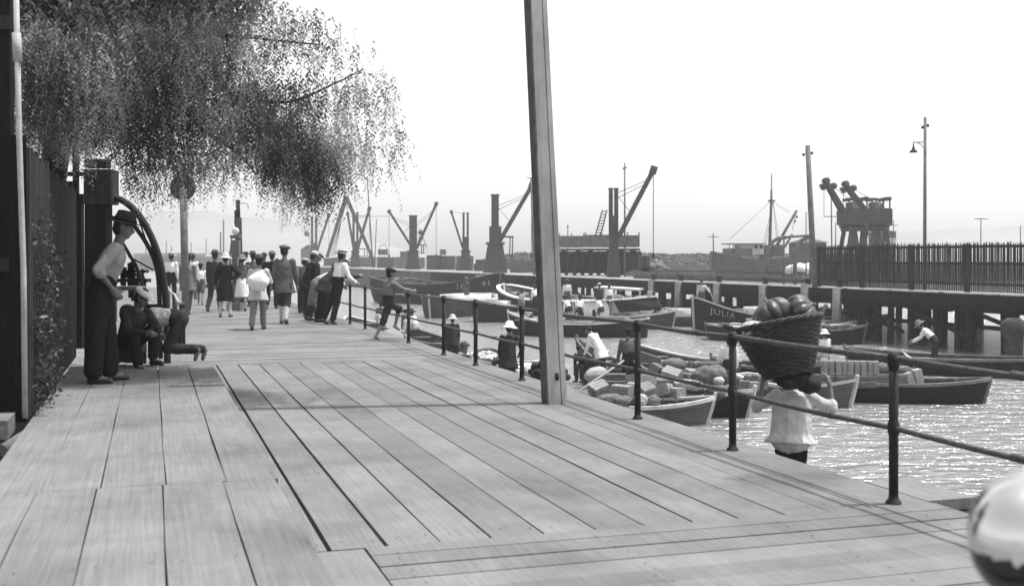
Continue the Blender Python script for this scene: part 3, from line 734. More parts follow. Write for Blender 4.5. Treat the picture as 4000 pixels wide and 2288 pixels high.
    if hat == 'fedora':
        ho = hb([(0, .095), (.05, .11), (.08, .10), (.098, .03), (.103, .0), (.165, -.004), (.168, -.01), (.10, -.012)], 'hat', hatm)
        hb([(.102, .03), (.106, .028), (.108, .002), (.10, .001)], 'hat_band', 'bcoat', par=ho)
    elif hat == 'bowler': hb([(0, .12), (.05, .112), (.09, .075), (.103, .02), (.105, 0), (.145, .008), (.148, .0), (.10, -.012)], 'hat', hatm)
    elif hat == 'boater':
        ho = hb([(0, .085), (.09, .085), (.098, .08), (.103, .0), (.165, -.002), (.168, -.01), (.10, -.012)], 'hat', hatm); hb([(.101, .045), (.107, .043), (.109, .004), (.10, .003)], 'hat_band', 'dcoat', par=ho)
    elif hat == 'sunhat': hb([(0, .11), (.06, .10), (.095, .06), (.107, 0), (.15, -.035), (.19, -.06), (.188, -.068), (.10, -.015)], 'hat', hatm)
    elif hat == 'cap':
        ho = hb([(0, .075), (.06, .072), (.11, .05), (.125, .028), (.118, .008), (.1, -.005), (.09, 0)], 'cap', hatm, tilt=-8)
        g = MB(); c = P(hc+hu*.05+hf*.13); g.ell(c, (.075*s, .06*s, .012*s), Rm); g.build('cap_peak', hatm, ho, local=True)
    return root
def ang(pitch, out=0, sg=1):   # direction: pitch degrees forward from hanging, out degrees sideways
    p_, o_ = R(pitch), R(out); return V(math.sin(o_)*sg, math.sin(p_)*math.cos(o_), -math.cos(p_)*math.cos(o_))
def G(px, py, z=0): return W(px, py, z)
walkA = dict(L=(ang(22), ang(5)), R=(ang(-14), ang(-30)))
walkB = dict(R=(ang(22), ang(5)), L=(ang(-12), ang(-32)))
stand = dict(L=(ang(2, 4, -1), ang(-3, 2, -1)), R=(ang(0, 4, 1), ang(-4, 2, 1)))
PE = []
# walking away on the pier
person(G(1110, 1264), 2, 1.83, 'tall man in dark jacket, flat cap, knee breeches and pale stockings walking away', top='mcoat', bottom='dcoat', coat=True, knee=True, socks='lcoat', legs=walkA, hat='cap', hatm='gcoat', head=(0, -25),
       arms=dict(L=(ang(-8, 12, -1), ang(5, 8, -1)), R=(ang(8, 12, 1), ang(20, 6, 1))))
person(G(1008, 1288), 4, 1.60, 'man in dark felt hat and pale jacket bent under a white sack, walking away', lean=14, top='lcoat', bottom='gcoat', coat=True, hat='fedora', hatm='felt', legs=walkB,
       arms=dict(L=(ang(20, 18, -1), ang(100, -20, -1)), R=(ang(20, 18, 1), ang(110, -30, 1))))
person(G(880, 1238), 3, 1.62, 'woman in dark knee-length dress and pale brimmed hat, hand on hip, from behind', top='bcoat', bottom='bcoat', dress=True, socks='lcoat', hat='sunhat', hatm='straw',
       arms=dict(L=(ang(-4, 14, -1), ang(8, 10, -1)), R=(ang(-10, 48, 1), V(-.75, .25, -.55))), legs=stand)
person(G(838, 1216), -5, 1.74, 'man in dark suit and hat walking just left of the woman in black', top='dcoat', bottom='dcoat', coat=True, hat='fedora', hatm='felt', legs=walkB)
person(G(733, 1226), 3, 1.64, 'man in a grey suit and bowler hat walking away below the round sign post', top='gcoat', bottom='dcoat', coat=True, hat='bowler', hatm='dcoat', legs=walkA)
person(G(668, 1192), -10, 1.68, 'man in white shirt and dark trousers standing just right of the curved iron arms', top='wshirt', bottom='bcoat', hat='boater', hatm='straw', legs=stand, voxel=.02)
person(G(783, 1191), 10, 1.36, 'bare-legged boy in white shirt and shorts walking right of the bowler-hatted man', top='wshirt', bottom='mcoat', shorts=True, hat='cap', hatm='dcoat', legs=walkA, bare=True, voxel=.02)
person(G(752, 1168), 0, 1.66, 'small distant man in white shirt, braces and dark hat between bowler hat and boy', top='wshirt', bottom='mcoat', hat='fedora', hatm='mcoat', voxel=.022)
person(G(945, 1214), 15, 1.6, 'girl in white skirt and dark blouse between the woman and the sack carrier', top='mcoat', bottom='wshirt', dress=True, hat='sunhat', hatm='gcoat', legs=dict(L=(ang(16), ang(-5)), R=(ang(-12), ang(-25))), voxel=.02,
       arms=dict(R=(ang(30, 20, 1), ang(80, -20, 1))))
person(G(960, 1180), 160, 1.72, 'man in white sleeves and dark cap leaning by the fuel pump, facing the camera', top='wshirt', bottom='mcoat', hat='cap', hatm='dcoat', voxel=.022, arms=dict(L=(ang(20, 50, -1), ang(50, 20, -1)), R=(ang(20, 45, 1), ang(60, -20, 1))))
person(G(988, 1196), 30, 1.7, 'man in dark jacket and hat partly behind the sack carrier', top='mcoat', bottom='dcoat', coat=True, hat='fedora', hatm='felt', voxel=.022)
person(G(1033, 1165), 170, 1.68, 'distant man in black suit and hat standing beyond the sack carrier', top='bcoat', bottom='dcoat', coat=True, hat='fedora', hatm='dcoat', voxel=.022)
person(G(1062, 1206), 0, 1.72, 'man in dark suit and pale banded felt hat just left of the tall man', top='bcoat', bottom='bcoat', coat=True, hat='fedora', hatm='gcoat', legs=walkB, voxel=.02)
c = G(1008, 1288)+V(.06, -.24, 1.02); root = empty('white_sack', c, 0, 'bulging white sack carried on the back of the man in the pale jacket', 'sack')
p = MB(); p.ell(c, (.23, .15, .19), None, 22, 16, fn=lambda th, ph, q: 1+.12*noise.noise(q*2)+.03*noise.noise(q*6)); p.build('sack_cloth', 'wshirt', root)
# along the rail
person(G(1180, 1222), -45, 1.5, 'boy in pale cap standing at the rail, first of the row of lookers', top='mcoat', bottom='dcoat', hat='cap', hatm='lcoat', lean=8, voxel=.018)
person(G(1202, 1236), -50, 1.68, 'man in black coat and light banded hat looking over the rail', top='bcoat', bottom='dcoat', coat=True, hat='fedora', hatm='lcoat', lean=12, head=(15, 0), voxel=.018)
person(G(1218, 1228), -55, 1.68, 'youth in dark coat and grey flat cap looking down at the water', top='dcoat', bottom='dcoat', coat=True, hat='cap', hatm='gcoat', lean=10, head=(25, -10), voxel=.018)
person(G(1232, 1252), -62, 1.66, 'youth in pale shirt and long shorts bent far over the rail', top='lcoat', bottom='gcoat', knee=True, socks='dcoat', hat='none', lean=62, head=(-20, 0), legs=dict(L=(ang(-12), ang(-16)), R=(ang(-8), ang(-14))), arms=dict(L=(ang(70, 5, -1), ang(95, -10, -1)), R=(ang(70, 5, 1), ang(95, -10, 1))), voxel=.018)
person(G(1268, 1258), -62, 1.74, 'man in dark jacket and white cap bent over the rail on his elbows', top='dcoat', bottom='bcoat', coat=True, hat='cap', hatm='wshirt', lean=48, head=(-15, 0), legs=dict(L=(ang(-10), ang(-12)), R=(ang(-6), ang(-10))), arms=dict(L=(ang(55, 5, -1), ang(95, -15, -1)), R=(ang(55, 5, 1), ang(95, -15, 1))), voxel=.018)
person(G(1318, 1266), -50, 1.70, 'man in white shirt, black trousers and straw boater leaning on the rail', top='wshirt', bottom='bcoat', hat='boater', hatm='straw', lean=9, legs=dict(L=(ang(-18, 3, -1), ang(-22, 3, -1)), R=(ang(-12, 3, 1), ang(-18, 3, 1))), arms=dict(L=(ang(15, 10, -1), ang(40, 0, -1)), R=(ang(15, 14, 1), ang(55, 0, 1))), voxel=.016)
person(G(1515, 1326), -55, 1.36, 'barefoot boy in grey jersey and dark cap, one knee up, arms resting on the rail', top='gcoat', bottom='dcoat', hat='cap', hatm='dcoat', bare=True, knee=True, lean=4, head=(0, -15),
       legs=dict(L=(ang(70, 10, -1), ang(-15, 0, -1)), R=(ang(-22), ang(-30))), arms=dict(L=(ang(20, 14, -1), ang(85, -30, -1)), R=(ang(60, 20, 1), ang(80, -5, 1))), voxel=.013)
# left group
person(G(395, 1492, PZ), -75, 1.74, 'man in pale shirt, baggy black trousers and brimmed hat lounging by the plank fence', top='shade', bottom='bcoat', baggy=1.3, sleeves='rolled', hat='fedora', hatm='dcoat', lean=17, head=(5, -15),
       legs=dict(L=(ang(6, 5, -1), ang(4, 3, -1)), R=(ang(-6, 6, 1), ang(-2, 4, 1))), arms=dict(L=(ang(-30, 35, -1), ang(20, -35, -1)), R=(ang(-35, 20, 1), ang(35, -20, 1))), voxel=.012)
person(G(500, 1425, PZ), -128, 1.5, 'seated man in a white flat cap and dark jacket with his knees drawn up', top='dcoat', bottom='bcoat', coat=True, hat='cap', hatm='wshirt', lean=22, head=(15, 20), seat=.15,
       legs=dict(L=(ang(122, 8, -1), ang(2, 0, -1)), R=(ang(112, 10, 1), ang(14, 0, 1))), arms=dict(L=(ang(35, 15, -1), ang(75, -25, -1)), R=(ang(40, 10, 1), ang(80, -30, 1))), voxel=.013)
p = MB(); q = G(500, 1425, PZ); p.box(q+V(-.03, .05, .135), (.42, .38, .03), .3)
for dx, dy in ((-.16, -.12), (.16, -.12), (-.16, .14), (.16, .14)): p.box(q+V(-.03+dx, .05+dy, .06), (.05, .05, .12), .3)
thing('low_stool', 'darkwood', p, 'low wooden stool under the seated man in the white cap', 'stool')
person(G(705, 1410, PZ), 108, 1.5, 'boy in pale shirt and dark trousers on hands and knees with one bare foot behind', top='lcoat', bottom='dcoat', bare=True, hat='none', lean=80, head=(35, 0), sleeves='rolled',
       legs=dict(L=(ang(26, 8, -1), ang(-86, 0, -1)), R=(ang(10, 8, 1), ang(-88, 0, 1))), arms=dict(L=(ang(5, 8, -1), ang(15, 0, -1)), R=(ang(10, 8, 1), ang(10, 0, 1))), voxel=.013)
# ================================================================== FAR WHARF
WZ = .2
def Q(px, off=0, z=WZ):      # point of a line parallel to the wharf edge, 'off' metres behind it
    Y = (31.56+1.06*off)/((px-CX)/F+.351); return V((px-CX)/F*Y, Y, z)
WD = (Q(1300)-Q(4000)); WD.normalize(); WN = V(-WD.y, WD.x, 0)
if WN.x < 0: WN = -WN
WYAW = math.atan2(WD.y, WD.x)
A = Q(4000)-WD*14; 
def WQ(t, off, z=WZ): p_ = A+WD*t+WN*off; p_.z = z; return p_
TL = 210
root = empty('timber_wharf', WQ(40, 0, ZW), 0, 'long dark timber wharf on piles across the harbour basin', 'wharf')
p = MB(); p.prism([WQ(0, 0), WQ(TL, 0), WQ(TL, 14), WQ(0, 14)], WZ-.25, WZ)
p.build('deck', 'land', root)
p = MB()
for t in range(0, 92, 3):
    p.box(WQ(t+1.5, -.06, WZ-.2+rnd.uniform(-.02, .02)), (2.98, .16, .4), WYAW)
    p.box(WQ(t+1.5, .5, WZ-.55), (2.98, .3, .3), WYAW)
p.build('edge_beam', 'blackwood', root)
p = MB()
for t in range(0, 92, 3): p.box(WQ(t+1.5, .0, WZ+.02), (2.6+rnd.uniform(0, .3), .35, .05), WYAW)
p.build('edge_plank', 'offwhite', root)
for i in range(50):
    t = 8+i*1.0+rnd.uniform(-.25, .25)
    off = .35+rnd.uniform(0, .5)
    p = MB(); a_ = WQ(t, off, ZW-2); c_ = WQ(t+rnd.uniform(-.15, .15), off, WZ-.3); p.tube([a_, c_], [rnd.uniform(.12, .19), .13], 8); p.build('pile', 'blackwood', root)
for i in range(50):
    t = 8+i*.9+rnd.uniform(-.3, .3); off = rnd.choice([3, 5, 7, 9, 11])+rnd.uniform(-.4, .4)
    p = MB(); p.tube([WQ(t, off, ZW-2), WQ(t+rnd.uniform(-.2, .2), off, WZ-.3)], .18, 8); p.build('pile', 'blackwood', root)
for i in range(14):
    t = 1+i*4; p = MB(); p.beam(WQ(t, .5, ZW+.5), WQ(t+3.6, .5, ZW+1.4), .12, .14); p.build('brace', 'blackwood', root)
    p = MB(); p.beam(WQ(t, 1.2, ZW+.9), WQ(t+3.9, 1.2, ZW+.9), .15, .16); p.build('brace', 'blackwood', root)
    p = MB(); p.beam(WQ(t+rnd.uniform(0, 2), 8, ZW+1.2), WQ(t+rnd.uniform(2.5, 5), 8, ZW+1.5), .22, .5); p.build('brace', 'blackwood', root)
for i, px in enumerate((2545, 2650, 2800, 2980, 3145, 3270)):      # fender piles, pale
    c_ = Q(px, -.25, 0); p = MB(); p.tube([V(c_.x, c_.y, ZW-1), V(c_.x, c_.y, WZ+rnd.uniform(0, .15))], [.26, .2], 10); p.build('fender_pile', 'greywood', root)
    c_ = Q(px+10, .3, 0); p = MB(); p.lathe(V(c_.x, c_.y, WZ), [(.17, 0), (.13, .1), (.12, .25), (.2, .3), (.2, .38), (0, .42)], 10); p.build('bollard', 'iron', root)
# masonry quay continuing to the left
mb = MB(); tq = 91.5
mb.prism([WQ(tq, -.3), WQ(TL, -.3), WQ(TL, 14), WQ(tq, 14)], ZW-1, WZ-.02)
thing('stone_quay', 'stone', mb, 'long dark stone quay wall behind the barges on the left of the harbour', 'quay', origin=WQ(130, 5, ZW))
mb = MB()
mb.prism([WQ(0, 14), WQ(TL, 14), WQ(TL, 17), WQ(0, 17)], ZW-1, WZ-.3) if 0 else None
# pale rails and long timbers lying on the wharf
ORD = ['first', 'second', 'third', 'fourth', 'fifth', 'sixth', 'seventh', 'eighth', 'ninth', 'tenth', 'eleventh', 'twelfth', 'thirteenth']
for k in range(13):
    for (x0, x1) in ((2480, 2800), (2800, 3150)):
        off = 1.6+k*.8; z = WZ+.1+ (.16 if k % 3 == 1 else 0)+.14*rnd.random()
        a_ = Q(x0+rnd.uniform(-30, 30), off, z); c_ = Q(x1-6, off+rnd.uniform(-.3, .3), z)
        p = MB(); p.beam(a_, c_, .22, .18)
        thing('long_timber', 'greywood' if k % 2 else 'stone', p, ('squared timber on the wharf, %s row from the edge, %s half' % (ORD[k], 'left' if x0 < 2700 else 'right')), 'timber', 'timbers stacked on the wharf')
# picket fence on the wharf
f0, f1 = Q(3190, .5), Q(4000, .5)-WD*13
root = empty('picket_fence', Q(3600, .5), 0, 'long tall dark fence of pointed pickets along the wharf edge at the right', 'fence')
L_ = (f1-f0).length; fd_ = (f1-f0)/L_
npan = 8
for k in range(npan):
    p = MB(); n_ = int(L_/npan/.098)
    for i in range(n_):
        t = (k+(i+.5)/n_)/npan*L_; b_ = f0+fd_*t; tl = rnd.uniform(-.025, .025); hh = 1.9+rnd.uniform(-.03, .05)
        q = [b_+V(0, 0, .06), b_+fd_*tl+V(0, 0, hh-.12), b_+fd_*tl+V(0, 0, hh)]
        p.beam(q[0], q[1], .025, .085) if 0 else p.beam(q[0], q[1], .052, .03, up=fd_.cross(V(0, 0, 1)))
        p.beam(q[1], q[2], .058, .03, w2=.012, up=fd_.cross(V(0, 0, 1)))
    p.build('picket_panel', 'darkwood', root)
    b_ = f0+fd_*(k/npan*L_); p = MB(); p.box(b_+WN*.12+V(0, 0, .93), (.16, .14, 1.86), WYAW); p.build('fence_post', 'blackwood', root)
for z in (.35, 1.12, 1.75):
    p = MB(); p.beam(f0+WN*.06+V(0, 0, z), f1+WN*.06+V(0, 0, z), .05, .1); p.build('fence_rail', 'blackwood', root)
# posts
def pole(px0, pytop, px1, pybase, off, w, label, cat='pole', name='utility_pole', m='greywood', extra=None):
    b_ = Q(px1, off); t_ = WY(px0, pytop, b_.y)
    root = empty(name, b_, 0, label, cat); k = w/F*b_.y/2
    p = MB(); p.tube([b_, (b_+t_)/2, t_], [k*1.05, k, k*.85], 10); p.build('shaft', m, root)
    if extra: extra(root, b_, t_, k)
    return root
def insul(root, b_, t_, k):
    for sg in (-1, 1):
        p = MB(); p.box(t_+V(sg*k*1.5, 0, -.35 if sg > 0 else -.42), (.1, .06, .12)); p.tube([t_+V(0, 0, -.38), t_+V(sg*k*1.8, 0, -.38)], .02, 6); p.build('insulator', 'iron', root)
pole(3155, 568, 3182, 1190, -.35, 22, 'thick grey pole leaning slightly at the left end of the picket fence', extra=insul)
def lamp(root, b_, t_, k):
    insul(root, b_, t_, k); Y = b_.y
    p = MB(); p.tube([WY(3608, 556, Y), WY(3566, 556, Y)], .02, 6); p.tube([WY(3606, 577, Y), WY(3598, 564, Y), WY(3582, 557, Y)], .015, 6); p.tube([WY(3568, 556, Y), WY(3568, 566, Y)], .02, 6); p.build('lamp_bracket', 'iron', root)
    c_ = WY(3568, 594, Y); p = MB(); p.lathe(c_, [(0, .32), (.03, .3), (.035, .2), (.06, .16), (.07, .1), (.15, .03), (.165, 0), (.16, -.02), (0, -.01)], 16); p.build('lamp_shade', 'iron', root)
pole(3614, 458, 3612, 1130, 1.6, 13, 'tall slim pole with a bell-shaped lamp on a bracket rising behind the picket fence', extra=lamp, name='lamp_pole')
pole(3149, 828, 3149, 1080, 4, 5, 'thin straight post just left of the thick leaning pole', name='thin_post')
def tbar(py, w):
    def f(root, b_, t_, k):
        p = MB(); c_ = WY(CX, py, b_.y).z; p.tube([V(t_.x-w, b_.y, c_), V(t_.x+w, b_.y, c_)], .035, 6); p.build('cross_arm', 'iron', root)
    return f
pole(3247, 760, 3250, 1060, 25, 5, 'thin mast with a cross arm left of the twin cranes', extra=tbar(846, .6), name='mast', m='steel')
pole(3264, 868, 3265, 1060, 30, 4, 'short thin mast between the cross-arm mast and the twin cranes', name='mast', m='steel')
pole(3832, 852, 3830, 1060, 35, 4, 'distant mast with a small cross arm right of the lamp pole', extra=tbar(855, .5), name='mast', m='steel')
pole(3986, 882, 3986, 1060, 35, 4, 'distant thin mast at the right edge above the fence', name='mast', m='steel')
pole(3490, 860, 3490, 1060, 35, 4, 'distant mast rising over the small hipped roof behind the fence', extra=tbar(880, .4), name='mast', m='steel')
pole(2440, 636, 2441, 1060, 4.5, 7, 'tall thin pole between the twin-column crane and its jib', extra=insul)
pole(2076, 694, 2088, 1075, 1.5, 12, 'pole with a small cross head at the tip of the single-column crane jib', extra=tbar(695, .35))
pole(2218, 878, 2218, 1050, 12, 4, 'short distant pole above the wagons right of the timber pole', extra=tbar(885, .15), name='mast', m='steel')
pole(2786, 912, 2788, 1060, 18, 5, 'stayed signal mast standing alone over the timber stacks', extra=tbar(925, .4), name='signal_mast', m='steel')
pole(1434, 690, 1457, 1040, 4, 5, 'slender ship mast with a yard between the left cranes', extra=tbar(845, 3), name='mast', m='steel')
pole(1471, 855, 1463, 1000, 5, 3.5, 'short slanted spar beside the slender mast', name='spar', m='steel')
# gooseneck pipes
for px, off, lab in ((3000, 3, 'left'), (3121, 3, 'right')):
    b_ = Q(px, off); Y = b_.y; p = MB()
    y0 = 1068
    pts = [WY(px-8, y0, Y), WY(px-4, 1010, Y), WY(px+4, 970, Y), WY(px+18, 945, Y), WY(px+38, 930, Y), WY(px+72, 928, Y)] if lab == 'left' else [WY(px-16, y0, Y), WY(px-15, 1010, Y), WY(px-6, 965, Y), WY(px+8, 940, Y), WY(px+28, 927, Y), WY(px+50, 923, Y)]
    pts[0].z = WZ; p.tube(pts, .1, 8)
    thing('gooseneck_pipe', 'greywood', p, lab+' one of the two dark curved gooseneck pipes standing on the wharf', 'pipe', 'gooseneck pipes on the wharf')
b_ = Q(3100, 2.6); p = MB(); p.tube([WY(3058, 927, b_.y), WY(3170, 919, b_.y)], .07, 6)
for px in (3062, 3165): p.tube([WY(px, 923, b_.y), V(WY(px, 923, b_.y).x, b_.y, WZ)], .05, 6)
thing('pipe_gantry', 'steelgrey', p, 'thin horizontal bar joining the gooseneck pipes to the pole', 'gantry')

# ------------------------------------------------------------------ cranes
def crane(px, ytop, off, cols, colw, booms, label, ybase=1030, pedw=60, house=None, ygir=None):
    b_ = Q(px, off); Y = b_.y; k = Y/F
    root = empty('quay_crane', b_, 0, label, 'crane', 'cranes along the quay')
    zt = WY(px, ytop, Y).z
    zp = WY(px, (ygir or 985), Y).z
    for dx in cols:
        p = MB(); x = b_.x+dx*k; p.box((x, Y, (zt+zp)/2), (colw*k, colw*k*1.2, zt-zp)); p.box((x, Y, zt), (colw*k*1.15, colw*k*1.3, .12)); p.build('column', 'steel', root)
    p = MB(); w0 = pedw*k; w1 = pedw*.62*k
    vs = [V(b_.x+a_*w/2, Y+c_*w/2, z) for (w, z) in ((w0, WZ), (w1, zp)) for a_, c_ in ((-1, -1), (1, -1), (1, 1), (-1, 1))]
    p.add(vs, [(3, 2, 1, 0), (4, 5, 6, 7), (0, 1, 5, 4), (1, 2, 6, 5), (2, 3, 7, 6), (3, 0, 4, 7)])
    p.box((b_.x, Y, zp+.1), (w1*1.25, w1*1.25, .2)); p.box((b_.x, Y, zp+.9), (w1*.8, w1*.9, 1.5)); p.build('pedestal', 'steel', root)
    for i, (tx, ty, fx, fy, w) in enumerate(booms):
        t_ = WY(tx, ty, Y); f_ = WY(fx, fy, Y-.1); d = (t_-f_).normalized(); sd = d.cross(V(0, 1, 0)).normalized()
        p = MB()
        for yy in (-.28, .28):
            p.beam(f_+V(0, yy, 0), t_+V(0, yy*.5, 0), .07, w*k, up=V(0, 1, 0).cross(d))
        n_ = max(4, int((t_-f_).length/.7))
        for j in range(n_):
            a_ = f_+(t_-f_)*j/n_; c_ = f_+(t_-f_)*(j+1)/n_; p.beam(a_+V(0, -.25, 0), c_+V(0, .25, 0), .06, .06)
        p.box(t_, (w*k*1.5, .5, w*k*1.8), Matrix.Rotation(.3, 3, 'Y')); jb = p.build('jib', 'steel', root)
        if w > 7:
            p = MB(); top = V(b_.x+(8*k if tx > px else -8*k), Y, zt-.25*(zt-zp)*(.9 if colw > 20 else .4))
            for dz in (0, .35): p.tube([top-V(0, 0, dz), t_-(t_-f_)*.14-V(0, 0, dz*.6)], .022, 5)
            p.tube([top, f_+(t_-f_)*.35], .018, 5); p.build('stay_cable', 'iron', root)
            p = MB(); hz = WY(tx, 1000 if tx != 2560 else 1068, Y).z; p.tube([t_, V(t_.x, t_.y, hz)], .03, 5); p.box((t_.x, t_.y, hz), (.2, .2, .35)); p.build('hoist_cable', 'iron', root)
        else:
            p = MB(); p.tube([V(b_.x, Y, zt-.1), t_], .018, 5); p.build('stay_cable', 'iron', root)
    if house:
        for (x0, y0, x1, y1) in house:
            a_ = WY(x0, y0, Y); c_ = WY(x1, y1, Y); p = MB(); p.box(((a_.x+c_.x)/2, Y, a_.z), (abs(c_.x-a_.x), 1.6, .12))
            for xx in (c_.x-.1*(1 if c_.x > a_.x else -1), a_.x+.7*(c_.x-a_.x)): p.tube([V(xx, Y-.6, a_.z), V(xx-.05, Y-.6, c_.z)], .06, 6)
            p.tube([V(c_.x, Y-.6, c_.z), V(a_.x, Y-.6, c_.z)], .05, 6); p.build('platform', 'steel', root)
    return root, Y
crane(1227, 848, 4, (-8, 8), 8, [(1284, 843, 1238, 980, 8)], 'leftmost quay crane, twin columns with one jib leaning right, beside the gabled hut', pedw=30)
crane(1388, 830, 4, (-7, 8), 8, [(1443, 815, 1396, 975, 9), (1358, 835, 1382, 975, 7)], 'quay crane with twin columns and two jibs just right of the shear legs', pedw=40, house=[(1395, 972, 1440, 1000)])
crane(1614, 843, 4, (0,), 28, [(1704, 797, 1628, 970, 9), (1520, 826, 1605, 960, 8)], 'quay crane with one broad column and jibs spread left and right like a V', pedw=56, house=[(1625, 957, 1660, 990)])
crane(1819, 832, 6, (-8, 8), 8, [(1763, 828, 1808, 970, 7)], 'small quay crane with twin columns and one jib leaning left', pedw=50)
crane(1935, 762, 3, (-1,), 29, [(2076, 728, 1950, 945, 16)], 'large quay crane with broad square column and heavy jib, left of the timber pole', pedw=95, house=[(1960, 925, 2007, 1000)], ygir=955)
crane(2397, 738, 3, (-11, 10), 15, [(2552, 665, 2418, 922, 17)], 'large quay crane with tall twin columns and a heavy jib rising right above the wagons', pedw=50, ygir=935)
# shear legs
b_ = Q(1352, 6); Y = b_.y; root = empty('shear_legs', b_, 0, 'tall A-shaped shear legs hung with ropes, apex just under the tree leaves', 'shear legs')
ap = WY(1352, 768, Y)
for px, py, dy in ((1277, 1005, 0), (1462, 1025, 1)):
    p = MB(); e = WY(px, py, Y+dy); p.beam(ap, e, .6, .6, w2=.45); p.build('leg', 'steel', root)
p = MB()
for k in range(4): p.tube([ap-V(.1*k, 0, 1.2), WY(1290+k*6, 1000, Y)], .04, 5)
p.tube([ap-V(0, 0, 1), WY(1378, 930, Y)], .06, 5); p.build('tackle', 'iron', root)
# gabled hut and pulleys on the far left of the quay
def house(px0, px1, ytop, yeave, off, depth, label, name, m='steelgrey', hip=False, m2='stone', base=None):
    b_ = Q((px0+px1)/2, off); Y = b_.y; x0 = WY(px0, 0, Y).x; x1 = WY(px1, 0, Y).x; ze = WY(0, yeave, Y).z; zt = WY(0, ytop, Y).z; z0 = WZ if base is None else base
    root = empty(name, V((x0+x1)/2, Y, z0), 0, label, 'building')
    p = MB(); p.box(((x0+x1)/2, Y+depth/2, (z0+ze)/2), (x1-x0, depth, ze-z0)); p.build('wall', m, root)
    o_ = .12*(x1-x0); p = MB(); ym = Y+depth/2
    if hip: p.add([(x0-o_, Y-o_, ze), (x1+o_, Y-o_, ze), (x1+o_, Y+depth+o_, ze), (x0-o_, Y+depth+o_, ze), ((x0*.6+x1*.4), ym, zt), ((x0*.4+x1*.6), ym, zt)], [(0, 1, 5, 4), (1, 2, 5), (2, 3, 4, 5), (3, 0, 4), (3, 2, 1, 0)])
    else: p.add([(x0-.1, Y-.2, ze), (x1+.1, Y-.2, ze), (x1+.1, Y+depth+.2, ze), (x0-.1, Y+depth+.2, ze), ((x0+x1)/2, Y-.2, zt), ((x0+x1)/2, Y+depth+.2, zt)], [(0, 1, 4), (3, 5, 2), (0, 4, 5, 3), (1, 2, 5, 4), (3, 2, 1, 0)])
    p.build('roof', m2, root); return root, x0, x1, Y, z0, ze
house(1175, 1232, 955, 975, 9, 4, 'small gabled hut at the left end of the quay behind the lookers', 'gabled_hut')
house(3137, 3228, 928, 948, 16, 4, 'round-cornered dark shed with a shallow roof left of the picket fence top', 'shed', hip=True)
r_, x0, x1, Y, z0, ze = house(3452, 3500, 890, 905, 30, 4, 'small signal cabin with hipped roof and window band right of the twin cranes', 'signal_cabin', hip=True)
for k in range(3):
    p = MB(); p.box((x0+(x1-x0)*(k+.5)/3, Y-.03, ze-.75), ((x1-x0)/4, .05, .5)); p.build('window', 'offwhite', r_)
for px, py, dpx, lab in ((1199, 912, 22, 'left'), (1643, 907, 20, 'right')):
    b_ = Q(px, 5); c_ = WY(px, py, b_.y); p = MB(); p.ell(c_, (dpx/2*b_.y/F, .5, dpx/2*b_.y/F)); p.tube([c_, c_+V(1.0 if lab == 'left' else -.6, 0, -2.6)], .06, 6); p.tube([c_, c_+V(1.6 if lab == 'left' else .8, 0, -1.9)], .05, 6)
    thing('counterweight', 'steelgrey', p, 'round counterweight drum on struts beside the '+('leftmost crane' if lab == 'left' else 'V-shaped crane'), 'drum')
